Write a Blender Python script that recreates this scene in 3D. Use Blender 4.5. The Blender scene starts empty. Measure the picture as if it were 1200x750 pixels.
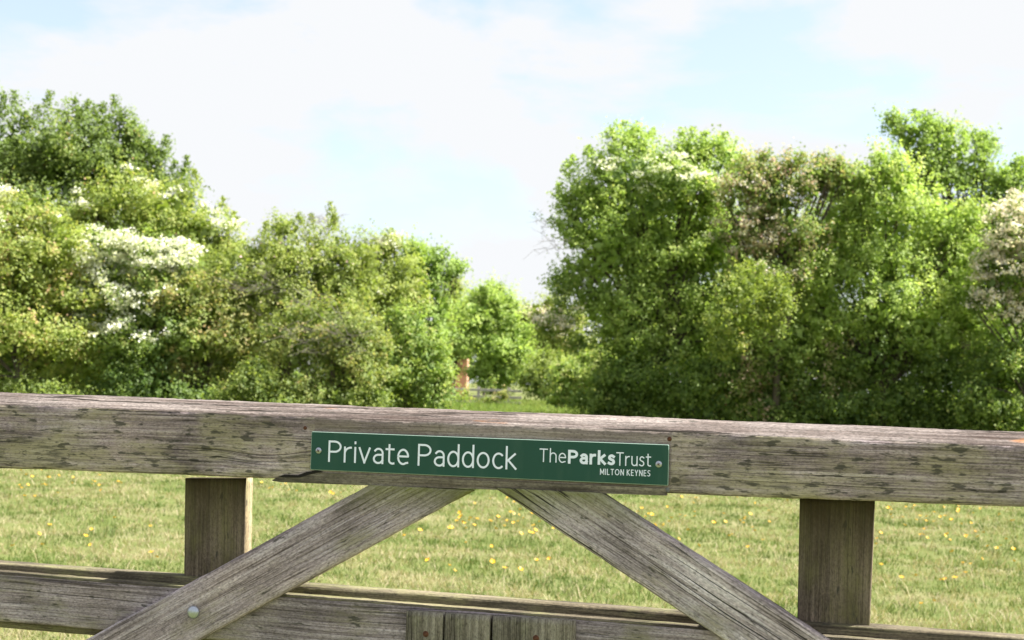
import bpy, bmesh, math, random
import numpy as np
from mathutils import Vector, Matrix, noise
R = math.radians
random.seed(7); rng = np.random.default_rng(11)
sc = bpy.context.scene
C = sc.collection

# ------------------------------------------------------------------ camera, light, exposure
F, CX, CY = 1648.0, 600.0, 375.0           # focal length and centre, in pixels of the 1200 wide photograph
EYE = Vector((0, 0, 1.45))
PITCH, ROLL = R(2.6), R(1.9)
fw = Vector((0, math.cos(PITCH), math.sin(PITCH)))
up0 = Vector((0, -math.sin(PITCH), math.cos(PITCH)))
X0 = Vector((1, 0, 0))
RV = X0*math.cos(ROLL) + up0*math.sin(ROLL)
UV = -X0*math.sin(ROLL) + up0*math.cos(ROLL)
cam = bpy.data.cameras.new('camera'); co = bpy.data.objects.new('camera', cam); C.objects.link(co)
co.matrix_world = Matrix(((RV.x, UV.x, -fw.x, EYE.x), (RV.y, UV.y, -fw.y, EYE.y), (RV.z, UV.z, -fw.z, EYE.z), (0, 0, 0, 1)))
cam.sensor_width = 36; cam.lens = 36*F/1200; cam.clip_start = .05; cam.clip_end = 6000
cam.dof.use_dof = True; cam.dof.focus_distance = 2.2; cam.dof.aperture_fstop = 13
sc.camera = co

SUN_EL, SUN_AZ = R(53), R(91)              # azimuth from +Y (view) towards +X (right)
w = bpy.data.worlds.new('World'); sc.world = w; w.use_nodes = True
nt = w.node_tree; nt.nodes.clear()
def N(nt, t, **kw):
    n = nt.nodes.new(t)
    for k, v in kw.items(): setattr(n, k, v)
    return n
sky = N(nt, 'ShaderNodeTexSky', sky_type='NISHITA', sun_disc=False, sun_elevation=SUN_EL, sun_rotation=SUN_AZ)
sky.air_density = 1.0; sky.dust_density = 2.0; sky.ozone_density = 1.0
bg = N(nt, 'ShaderNodeBackground'); bg.inputs[1].default_value = .085
out = N(nt, 'ShaderNodeOutputWorld')
tc = N(nt, 'ShaderNodeTexCoord'); mp = N(nt, 'ShaderNodeMapping'); mp.inputs['Scale'].default_value = (1, 1, 2.6)
mp.inputs['Location'].default_value = (5.3, 2.2, .3)
nz = N(nt, 'ShaderNodeTexNoise'); nz.inputs['Scale'].default_value = 4.6; nz.inputs['Detail'].default_value = 7; nz.inputs['Roughness'].default_value = .56
nz.inputs['Distortion'].default_value = .25
cr = N(nt, 'ShaderNodeValToRGB'); cr.color_ramp.elements[0].position = .395; cr.color_ramp.elements[1].position = .51
cr.color_ramp.elements[0].color = (.36, .36, .36, 1); cr.color_ramp.elements[1].color = (1, 1, 1, 1)
mx = N(nt, 'ShaderNodeMixRGB'); mx.inputs[2].default_value = (3.30, 3.36, 3.45, 1)
L = nt.links.new
L(tc.outputs['Generated'], mp.inputs[0]); L(mp.outputs[0], nz.inputs[0]); L(nz.outputs[0], cr.inputs[0]); L(cr.outputs[0], mx.inputs[0])
L(sky.outputs[0], mx.inputs[1]); L(mx.outputs[0], bg.inputs[0]); L(bg.outputs[0], out.inputs[0])
sun = bpy.data.lights.new('sun', 'SUN'); sun.energy = 5.0; sun.angle = R(.5); sun.color = (1, .955, .88)
so = bpy.data.objects.new('sun', sun); C.objects.link(so)
sd = Vector((math.sin(SUN_AZ)*math.cos(SUN_EL), math.cos(SUN_AZ)*math.cos(SUN_EL), math.sin(SUN_EL)))
so.rotation_euler = sd.to_track_quat('Z', 'Y').to_euler(); so.location = (6, 3, 12)
sc.view_settings.view_transform = 'Standard'; sc.view_settings.look = 'None'; sc.view_settings.gamma = 1
sc.view_settings.exposure = 1.75
sc.render.engine = 'CYCLES'
sc.cycles.max_bounces = 9; sc.cycles.transparent_max_bounces = 4; sc.cycles.use_denoising = True
sc.cycles.diffuse_bounces = 7; sc.cycles.glossy_bounces = 2; sc.cycles.transmission_bounces = 7

def ray(px, py):
    return (fw + RV*((px-CX)/F) + UV*((CY-py)/F))
def P(px, py, D):                          # world point at distance D ahead seen in direction of a picture point
    r = ray(px, py); return EYE + r*(D/r.y)
def ground_pt(px, py, z=0.0):
    r = ray(px, py); return EYE + r*((z-EYE.z)/r.z)
def proj(pts):
    d = np.asarray(pts) - np.array(EYE)
    zf = d@np.array(fw); return CX + F*(d@np.array(RV))/zf, CY - F*(d@np.array(UV))/zf

# ------------------------------------------------------------------ helpers
def tag(o, label=None, cat=None, group=None, kind=None):
    if label: o['label'] = label
    if cat: o['category'] = cat
    if group: o['group'] = group
    if kind: o['kind'] = kind
    return o
def empty(name, loc, rot=None):
    o = bpy.data.objects.new(name, None); C.objects.link(o); o.location = loc; o.empty_display_size = .2
    return o
def np_mesh(name, V, faces_n, attrs=None, mats=(), midx=None, smooth=False):
    """V (n,3) ; faces_n list of (idx array (m,k))"""
    me = bpy.data.meshes.new(name)
    V = np.ascontiguousarray(V, dtype=np.float32)
    me.vertices.add(len(V)); me.vertices.foreach_set('co', V.ravel())
    loops = np.concatenate([f.ravel() for f in faces_n]).astype(np.int32)
    tot = np.concatenate([np.full(len(f), f.shape[1]) for f in faces_n]).astype(np.int32)
    st = np.concatenate([[0], np.cumsum(tot)[:-1]]).astype(np.int32)
    me.loops.add(len(loops)); me.loops.foreach_set('vertex_index', loops)
    me.polygons.add(len(tot)); me.polygons.foreach_set('loop_start', st); me.polygons.foreach_set('loop_total', tot)
    if attrs:
        for k, a in attrs.items():
            at = me.attributes.new(k, 'FLOAT', 'POINT'); at.data.foreach_set('value', np.ascontiguousarray(a, dtype=np.float32))
    for m in mats: me.materials.append(m)
    if midx is not None: me.polygons.foreach_set('material_index', np.ascontiguousarray(midx, dtype=np.int32))
    if smooth: me.polygons.foreach_set('use_smooth', np.ones(len(tot), dtype=bool))
    me.update(); me.validate(clean_customdata=False)
    return me
def link(name, me, parent=None, loc=None):
    o = bpy.data.objects.new(name, me); C.objects.link(o)
    if parent: o.parent = parent
    if loc is not None: o.location = loc
    return o
def bm_obj(name, bm, mat, parent=None, smooth=False):
    me = bpy.data.meshes.new(name); bm.to_mesh(me); bm.free()
    for m in (mat if isinstance(mat, (list, tuple)) else [mat]): me.materials.append(m)
    if smooth:
        for p in me.polygons: p.use_smooth = True
    return link(name, me, parent)

# ------------------------------------------------------------------ material helpers
def new_mat(name):
    m = bpy.data.materials.new(name); m.use_nodes = True; nt = m.node_tree; nt.nodes.clear()
    o = nt.nodes.new('ShaderNodeOutputMaterial'); return m, nt, o
def ramp(nt, fac, stops, interp='LINEAR'):
    n = nt.nodes.new('ShaderNodeValToRGB'); e = n.color_ramp.elements; n.color_ramp.interpolation = interp
    while len(e) < len(stops): e.new(.5)
    for i, (p, c) in enumerate(stops):
        e[i].position = p; e[i].color = (c, c, c, 1) if isinstance(c, (int, float)) else (*c, 1)
    nt.links.new(fac, n.inputs[0]); return n.outputs[0]
def mixc(nt, fac, a, b, mode='MIX'):
    n = nt.nodes.new('ShaderNodeMixRGB'); n.blend_type = mode
    for i, v in enumerate((fac, a, b)):
        if isinstance(v, (int, float)): n.inputs[i].default_value = v if i == 0 else (v, v, v, 1)
        elif isinstance(v, tuple): n.inputs[i].default_value = (*v, 1)
        else: nt.links.new(v, n.inputs[i])
    return n.outputs[0]
def mth(nt, op, a, b=0.0, c=None):
    n = nt.nodes.new('ShaderNodeMath'); n.operation = op
    for i, v in enumerate((a, b) + ((c,) if c is not None else ())):
        if isinstance(v, (int, float)): n.inputs[i].default_value = v
        else: nt.links.new(v, n.inputs[i])
    return n.outputs[0]
def tnoise(nt, vec, scale, detail=4, rough=.55, stretch=(1, 1, 1), loc=(0, 0, 0), dist=0):
    m = nt.nodes.new('ShaderNodeMapping'); m.inputs['Scale'].default_value = stretch; m.inputs['Location'].default_value = loc
    nt.links.new(vec, m.inputs[0])
    n = nt.nodes.new('ShaderNodeTexNoise'); n.inputs['Scale'].default_value = scale; n.inputs['Detail'].default_value = detail
    n.inputs['Roughness'].default_value = rough; n.inputs['Distortion'].default_value = dist
    nt.links.new(m.outputs[0], n.inputs[0]); return n.outputs[0]
def bsdf(nt, out, col, rough=.8, spec=.3, bump=None, bdist=.002, bstr=.6, metal=0):
    b = nt.nodes.new('ShaderNodeBsdfPrincipled')
    if isinstance(col, tuple): b.inputs['Base Color'].default_value = (*col, 1)
    else: nt.links.new(col, b.inputs['Base Color'])
    if isinstance(rough, (int, float)): b.inputs['Roughness'].default_value = rough
    else: nt.links.new(rough, b.inputs['Roughness'])
    b.inputs['Specular IOR Level'].default_value = spec; b.inputs['Metallic'].default_value = metal
    if bump is not None:
        bn = nt.nodes.new('ShaderNodeBump'); bn.inputs['Strength'].default_value = bstr; bn.inputs['Distance'].default_value = bdist
        nt.links.new(bump, bn.inputs['Height']); nt.links.new(bn.outputs[0], b.inputs['Normal'])
    nt.links.new(b.outputs[0], out.inputs[0]); return b

def wood(name, dark=(.055, .045, .035), mid=(.20, .175, .14), light=(.33, .30, .265), lichen=.5, spots=.5, cracks=1., lich_col=(.235, .235, .105),
         clean=None, seed=0., top_tint=None, orange=0., grain_c=1.0):
    m, nt, out = new_mat(name)
    tcn = nt.nodes.new('ShaderNodeTexCoord'); oc = tcn.outputs['Object']
    # knots bend the grain
    vm = nt.nodes.new('ShaderNodeMapping'); vm.inputs['Scale'].default_value = (2.1, 0, 9); vm.inputs['Location'].default_value = (seed, 0, seed*.7)
    nt.links.new(oc, vm.inputs[0])
    vo = nt.nodes.new('ShaderNodeTexVoronoi'); vo.inputs['Scale'].default_value = 1.0; vo.inputs['Randomness'].default_value = .9
    nt.links.new(vm.outputs[0], vo.inputs[0])
    kn = ramp(nt, vo.outputs['Distance'], [(0, 1.), (.05, .8), (.22, 0.)], 'EASE')
    wob = tnoise(nt, oc, 1.0, 3, .5, (2.5, 8, 8), (seed, 1, 2))
    cx = nt.nodes.new('ShaderNodeCombineXYZ')
    off = mth(nt, 'ADD', mth(nt, 'MULTIPLY', kn, .012), mth(nt, 'MULTIPLY', wob, .012))
    nt.links.new(off, cx.inputs[2])
    va = nt.nodes.new('ShaderNodeVectorMath'); va.operation = 'ADD'; nt.links.new(oc, va.inputs[0]); nt.links.new(cx.outputs[0], va.inputs[1])
    g = va.outputs[0]
    fine = tnoise(nt, g, 1.0, 5, .65, (7, 260, 420), (seed, 0, 0))
    med = tnoise(nt, g, 1.0, 4, .6, (2.2, 60, 110), (seed+3, 0, 0))
    big = tnoise(nt, oc, 1.0, 4, .6, (3.5, 9, 9), (seed+7, 0, 0))
    blot = tnoise(nt, oc, 1.0, 5, .65, (9, 22, 22), (seed+11, 0, 0))
    speck = tnoise(nt, oc, 1.0, 3, .7, (120, 300, 300), (seed, 0, 0))
    f = mth(nt, 'ADD', mth(nt, 'MULTIPLY', fine, .55*grain_c), mth(nt, 'ADD', mth(nt, 'MULTIPLY', med, .5*grain_c), mth(nt, 'MULTIPLY', big, .45)))
    f = mth(nt, 'SUBTRACT', f, .25 - (1-grain_c)*.52)
    col = ramp(nt, f, [(.32, dark), (.48, mid), (.64, light)])
    ln = tnoise(nt, g, 1.0, 2, .5, (1.2, 0, 330), (seed+50, 0, 0))
    col = mixc(nt, mth(nt, 'MULTIPLY', ramp(nt, ln, [(.36, 1.), (.5, 0.)]), .36*grain_c), col, mixc(nt, .5, col, tuple(d_*.5 for d_ in dark)))
    col = mixc(nt, mth(nt, 'MULTIPLY', ramp(nt, ln, [(.55, 0.), (.68, 1.)]), .25*grain_c), col, light)
    sp3 = tnoise(nt, oc, 1.0, 3, .75, (170, 300, 380), (seed+70, 0, 0))
    col = mixc(nt, 1., col, ramp(nt, sp3, [(.32, (.62, .61, .60)), (.5, (1, 1, 1)), (.68, (1.36, 1.34, 1.30))]), 'MULTIPLY')
    patch = tnoise(nt, oc, 1.0, 5, .6, (6, 12, 12), (seed+60, 0, 0))
    col = mixc(nt, 1. if lichen > 0 else .3, col, ramp(nt, patch, [(.32, (.48, .48, .46)), (.48, (1, 1, 1)), (.68, (1.25, 1.23, 1.18))]), 'MULTIPLY')
    if lichen > 0:
        lm = ramp(nt, mth(nt, 'ADD', mth(nt, 'MULTIPLY', blot, .6), mth(nt, 'MULTIPLY', mth(nt, 'ADD', big, fine), .25)), [(.62-.18*lichen, 0.), (.74-.14*lichen, 1.)])
        lcol = mixc(nt, fine, tuple(c*.55 for c in lich_col), tuple(c*1.25 for c in lich_col))
        lfac = mth(nt, 'MULTIPLY', lm, .75)
    mask = None
    if clean is not None:                  # strip once covered by a wider board: no lichen or mould there
        sp = nt.nodes.new('ShaderNodeSeparateXYZ'); nt.links.new(oc, sp.inputs[0])
        dx = mth(nt, 'ABSOLUTE', mth(nt, 'SUBTRACT', sp.outputs[0], clean[0]))
        wv = mth(nt, 'MULTIPLY', mth(nt, 'SUBTRACT', speck, .5), .012)
        mask = mth(nt, 'LESS_THAN', mth(nt, 'ADD', dx, wv), clean[1])
        inv = mth(nt, 'SUBTRACT', 1.0, mask)
        if lichen > 0: lfac = mth(nt, 'MULTIPLY', lfac, mth(nt, 'MULTIPLY_ADD', inv, .75, .25))
        col = mixc(nt, mth(nt, 'MULTIPLY', mask, .55), col, mixc(nt, fine, (.10, .078, .06), (.22, .185, .155)))
    if lichen > 0: col = mixc(nt, lfac, col, lcol)
    if orange > 0:
        om = ramp(nt, tnoise(nt, oc, 1.0, 3, .5, (7, 40, 60), (seed+20, 0, 0)), [(.66-.06*orange, 0.), (.74-.06*orange, 1.)])
        col = mixc(nt, mth(nt, 'MULTIPLY', om, .6), col, (.40, .17, .055))
    h = mth(nt, 'ADD', mth(nt, 'MULTIPLY', fine, .6), mth(nt, 'MULTIPLY', med, .6))
    if spots > 0:
        s1 = tnoise(nt, oc, 1.0, 3, .55, (30, 100, 125), (seed+5, 0, 0))
        sm = ramp(nt, mth(nt, 'ADD', mth(nt, 'MULTIPLY', s1, .8), mth(nt, 'MULTIPLY', blot, .25)), [(.655-.062*spots, 0.), (.70-.062*spots, 1.)])
        s2 = tnoise(nt, g, 1.0, 4, .65, (16, 130, 170), (seed+9, 0, 0))
        sm2 = ramp(nt, mth(nt, 'ADD', mth(nt, 'MULTIPLY', s2, .75), mth(nt, 'MULTIPLY', big, .3)), [(.62-.05*spots, 0.), (.72-.05*spots, .8)])
        sa = mth(nt, 'MAXIMUM', sm, sm2)
        if mask is not None: sa = mth(nt, 'MULTIPLY', sa, mth(nt, 'MULTIPLY_ADD', inv, .8, .2))
        col = mixc(nt, mth(nt, 'MULTIPLY', sa, .80), col, (.045, .045, .036))
    if top_tint is not None:               # green algae on damp brace ends; uprights darker brown towards the top; (x position, reach, sign)
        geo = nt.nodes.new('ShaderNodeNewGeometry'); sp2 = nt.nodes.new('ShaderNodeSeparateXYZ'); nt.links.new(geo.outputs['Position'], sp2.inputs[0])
        mm = mth(nt, 'SUBTRACT', top_tint[0], sp2.outputs[2])
        mf = ramp(nt, mth(nt, 'ADD', mth(nt, 'MULTIPLY', mm, 1/top_tint[1]), mth(nt, 'MULTIPLY', mth(nt, 'SUBTRACT', blot, .5), 1.6)), [(0., .8), (1., 0.)])
        col = mixc(nt, mf, col, mixc(nt, med, (.035, .035, .014), top_tint[2]))
    if cracks > 0:
        c1 = tnoise(nt, g, 1.0, 3, .5, (.8, 30, 62), (seed+2, 0, 0))
        cm = ramp(nt, mth(nt, 'ABSOLUTE', mth(nt, 'SUBTRACT', c1, .5)), [(.006, 1.), (.016, 0.)])
        cgate = ramp(nt, tnoise(nt, oc, 1.0, 2, .5, (3, 14, 18), (seed+30, 0, 0)), [(.50, 0.), (.56, 1.)] if cracks < 1.2 else [(.40, 0.), (.47, 1.)])
        cf = mth(nt, 'MULTIPLY', mth(nt, 'MULTIPLY', cm, cgate), cracks*.7)
        col = mixc(nt, mth(nt, 'MINIMUM', cf, .92), col, (.02, .017, .013))
        h = mth(nt, 'SUBTRACT', h, mth(nt, 'MULTIPLY', cf, 1.5))
    kd = ramp(nt, vo.outputs['Distance'], [(0., .75), (.045, .6), (.06, .25), (.075, .5), (.10, 0.)])
    col = mixc(nt, kd, col, (.07, .05, .035))
    col = mixc(nt, mth(nt, 'MULTIPLY', ramp(nt, speck, [(.34, 1.), (.46, 0.)]), .5), col, (.06, .05, .04))
    bsdf(nt, out, col, .88, .15, h, .0022, .75)
    return m

def plain(name, col, rough=.6, metal=0, spec=.4, nscale=0, namt=.3):
    m, nt, out = new_mat(name)
    if nscale:
        t = nt.nodes.new('ShaderNodeTexCoord')
        n = tnoise(nt, t.outputs['Object'], nscale, 4, .6)
        c = ramp(nt, n, [(.3, tuple(x*(1-namt) for x in col)), (.7, tuple(min(1, x*(1+namt)) for x in col))])
        bsdf(nt, out, c, rough, spec, n, .001, .3, metal)
    else: bsdf(nt, out, col, rough, spec, None, metal=metal)
    return m

def leaf_mat(name, stops, trans=.35, gloss=.05):
    m, nt, out = new_mat(name)
    a = nt.nodes.new('ShaderNodeAttribute'); a.attribute_name = 'tone'
    col = ramp(nt, a.outputs['Fac'], stops)
    d = nt.nodes.new('ShaderNodeBsdfDiffuse'); nt.links.new(col, d.inputs[0])
    t = nt.nodes.new('ShaderNodeBsdfTranslucent')
    nt.links.new(mixc(nt, 1., col, (1.12, 1.15, .7), 'MULTIPLY'), t.inputs[0])
    mx = nt.nodes.new('ShaderNodeMixShader'); mx.inputs[0].default_value = trans
    nt.links.new(d.outputs[0], mx.inputs[1]); nt.links.new(t.outputs[0], mx.inputs[2])
    gl = nt.nodes.new('ShaderNodeBsdfGlossy'); gl.inputs['Roughness'].default_value = .6; gl.inputs[0].default_value = (1, 1, 1, 1)
    m2 = nt.nodes.new('ShaderNodeMixShader'); m2.inputs[0].default_value = gloss*.4
    nt.links.new(mx.outputs[0], m2.inputs[1]); nt.links.new(gl.outputs[0], m2.inputs[2])
    nt.links.new(m2.outputs[0], out.inputs[0]); return m

# ------------------------------------------------------------------ ground
m, nt, out = new_mat('pasture')
t = nt.nodes.new('ShaderNodeTexCoord'); oc = t.outputs['Object']
n1 = tnoise(nt, oc, .9, 6, .6); n2 = tnoise(nt, oc, 6, 5, .7); n3 = tnoise(nt, oc, 40, 4, .7)
f = mth(nt, 'ADD', mth(nt, 'MULTIPLY', n1, .5), mth(nt, 'MULTIPLY', mth(nt, 'ADD', n2, n3), .25))
col = ramp(nt, f, [(.36, (.06, .09, .02)), (.5, (.12, .14, .045)), (.62, (.20, .185, .10))])
bsdf(nt, out, col, .95, .1, n3, .03, .6)
GROUND = m
xs = np.concatenate([-np.geomspace(2500, 14, 28), np.linspace(-13, 13, 131), np.geomspace(14, 2500, 28)])
ys = np.concatenate([-np.geomspace(600, 3, 16), np.linspace(-2, 30, 161), np.geomspace(31, 3500, 40)])
def gz(x, y):
    k = np.clip(1-np.abs(y-12)/26, 0, 1)
    return (.03*np.sin(x*1.3+.5*y)*np.sin(y*.9+1)+.02*np.sin(x*3.1+2)*np.cos(y*2.7))*k
XX, YY = np.meshgrid(xs, ys)
V = np.stack([XX, YY, gz(XX, YY)], -1).reshape(-1, 3)
nx, ny = len(xs), len(ys)
i = np.arange(nx-1)[None, :] + (np.arange(ny-1)*nx)[:, None]; i = i.ravel()
g = link('ground', np_mesh('ground', V, [np.stack([i, i+1, i+1+nx, i+nx], 1)], mats=[GROUND], smooth=True)); tag(g, kind='structure')

# ------------------------------------------------------------------ grass
def blades(n, x, y, z, h, wd, lean, tone):
    a = rng.uniform(0, 2*np.pi, n); dx, dy = np.cos(a), np.sin(a)
    b = rng.uniform(0, 2*np.pi, n); lx, ly = np.cos(b)*lean*h, np.sin(b)*lean*h
    hz = h*np.sqrt(np.clip(1-lean**2*.8, .05, 1))
    base = np.stack([x, y, z-.005], 1)
    s = np.stack([dx*wd/2, dy*wd/2, 0*wd], 1)
    midp = base + np.stack([lx*.35, ly*.35, hz*.6], 1)
    tip = base + np.stack([lx, ly, hz], 1)
    V = np.stack([base-s, base+s, midp+s*.8, midp-s*.8, tip], 1).reshape(-1, 3)
    k = np.arange(n)*5
    q = np.stack([k, k+1, k+2, k+3], 1); tr = np.stack([k+3, k+2, k+4], 1)
    return V, q, tr, np.repeat(tone, 5)
def patch_noise(x, y, s, off=0):
    return np.array([noise.noise(Vector((a*s+off, b*s, off))) for a, b in zip(x, y)])
def coarse_noise(x, y, s, off=0, res=.25):
    x0, y0 = x.min(), y.min(); gx = np.arange(x0, x.max()+2*res, res); gy = np.arange(y0, y.max()+2*res, res)
    G = np.array([[noise.fractal(Vector((a*s+off, b*s, off)), 1., 2., 3) for a in gx] for b in gy])
    return G[((y-y0)/res+.5).astype(int), ((x-x0)/res+.5).astype(int)]
GR = leaf_mat('meadow_grass', [(0, (.070, .118, .022)), (.35, (.130, .185, .042)), (.62, (.205, .225, .07)), (.8, (.31, .27, .14)), (1, (.42, .36, .24))], .3, .03)
n = 430000
D = 3.5*(30/3.5)**(rng.random(n)**.85)
x = rng.uniform(-1, 1, n)*(D*.40+.9)
pn = coarse_noise(x, D, .9, 3); pn2 = coarse_noise(x, D, 3.0, 9, .1)
cl = rng.random(n)
nc = 22000; cD = 3.5*(30/3.5)**(rng.random(nc)**.85); cX = rng.uniform(-1, 1, nc)*(cD*.40+.9); ci = rng.integers(0, nc, n); in_c = cl < .5
D = np.where(in_c, cD[ci]+rng.normal(0, .03, n), D); x = np.where(in_c, cX[ci]+rng.normal(0, .03, n), x); pn = coarse_noise(x, D, .9, 3); pn2 = coarse_noise(x, D, 3.0, 9, .1); ctone = np.where(in_c, rng.normal(0, .16, nc)[ci], 0)
x = x + rng.normal(0, .006, n)
straw = (rng.random(n) < np.clip(.38 + pn*1.1 + pn2*.8, .05, .9))
h = rng.gamma(5, .0068, n)*(1+.5*np.clip(-pn, 0, 1)); wd = (.0022+D*.00026)*rng.uniform(.7, 1.4, n)
lean = np.where(straw, rng.uniform(.5, 1.08, n), rng.uniform(.1, .8, n)); h = np.where(straw, h*1.4, h); long_ = rng.random(n) < .008; h = np.where(long_, h*2.6+.05, h); lean = np.where(long_, rng.uniform(.75, 1.08, n), lean); straw = straw | long_
tone = np.where(straw, rng.uniform(.68, 1, n), np.clip(rng.normal(.34, .14, n)+pn*.3+pn2*.3+ctone, 0, .64))
V, q, tr, tn = blades(n, x, D, gz(x, D), h, wd, np.clip(lean, 0, 1.1), tone)
gr = link('grass', np_mesh('grass', V, [q, tr], {'tone': tn}, [GR])); tag(gr, 'short grazed green and straw coloured grass of the paddock', 'grass', kind='stuff')
# longer far grass by the gap in the hedges
n = 120000
D = rng.uniform(50, 106, n); c = (D/F)*(rng.uniform(430, 800, n)-CX)
pn = coarse_noise(c, D, .25, 5, 1.)
lng = np.clip((D-55)/20, 0, 1)
h = rng.gamma(6, .028, n)*(.6+lng*.9)*(1+pn*.5); wd = .012+D*.0003
V, q, tr, tn = blades(n, c, D, 0*c, h, wd*rng.uniform(.6, 1.3, n), rng.uniform(0, .6, n), np.clip(rng.normal(.48, .16, n)+pn*.3, 0, 1))
GR2 = leaf_mat('long_meadow_grass', [(0, (.10, .17, .03)), (.5, (.19, .27, .06)), (.85, (.27, .30, .09)), (1, (.36, .29, .14))], .4, .03)
gr2 = link('long_grass', np_mesh('long_grass', V, [q, tr], {'tone': tn}, [GR2])); tag(gr2, 'long yellow green grass in the gap between the two hedges', 'grass', kind='stuff')

# buttercups ---------------------------------------------------------
YEL = plain('buttercup_petal', (.80, .42, .0), .5, spec=.5); STEM = plain('flower_stem', (.10, .17, .03), .8)
bm = bmesh.new()
for k in range(5):
    a = k*2*math.pi/5
    def pt(r, da, z): return bm.verts.new((r*math.cos(a+da), r*math.sin(a+da), z))
    c0 = bm.verts.new((0, 0, 0)); p = [pt(.008, -.55, .002), pt(.0155, -.42, .007), pt(.018, 0, .009), pt(.0155, .42, .007), pt(.008, .55, .002)]
    bm.faces.new([c0]+p)
for k in range(3):
    a = k*math.pi/3; dx, dy = .0013*math.cos(a), .0013*math.sin(a)
    vs = [bm.verts.new(v) for v in ((-dx, -dy, -.12), (dx, dy, -.12), (dx, dy, -.001), (-dx, -dy, -.001))]
    fc = bm.faces.new(vs); fc.material_index = 1
bfm = bpy.data.meshes.new('buttercup'); bm.to_mesh(bfm); bm.free(); bfm.materials.append(YEL); bfm.materials.append(STEM)
spots = []
clus = [(95, 565, 60, 14, 16), (40, 570, 30, 16, 10), (590, 600, 50, 14, 26), (655, 618, 50, 14, 16), (770, 605, 60, 18, 26), (850, 625, 50, 16, 12),
        (1110, 610, 60, 30, 42), (1070, 600, 40, 14, 14), (1170, 640, 40, 14, 10), (340, 575, 40, 8, 10), (690, 590, 60, 12, 14), (880, 600, 60, 14, 10),
        (1090, 665, 70, 25, 10), (620, 660, 60, 30, 8), (500, 655, 60, 25, 10), (110, 640, 70, 25, 8), (790, 660, 50, 25, 8), (560, 620, 40, 14, 10)]
for cx_, cy_, sx, sy, k in clus:
    for _ in range(k): spots.append((random.gauss(cx_, sx*.7), cy_+random.gauss(0, sy*.7)))
for _ in range(22): spots.append((random.uniform(10, 1190), random.uniform(560, 735)))
first = None
for px, py in spots[:295]:
    py = min(max(py, 552), 742)
    gp = ground_pt(px, py, .07)
    o = bpy.data.objects.new('buttercup', bfm); C.objects.link(o)
    s = random.uniform(.8, 1.3)
    o.location = (gp.x, gp.y, .075+random.random()*.04); o.scale = (s, s, 1)
    o.rotation_euler = (random.gauss(0.15, .35), random.gauss(0, .35), random.uniform(0, 6.28))
    tag(o, 'small yellow buttercup dotted in the paddock grass', 'flower', 'buttercups dotted over the paddock')

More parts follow.
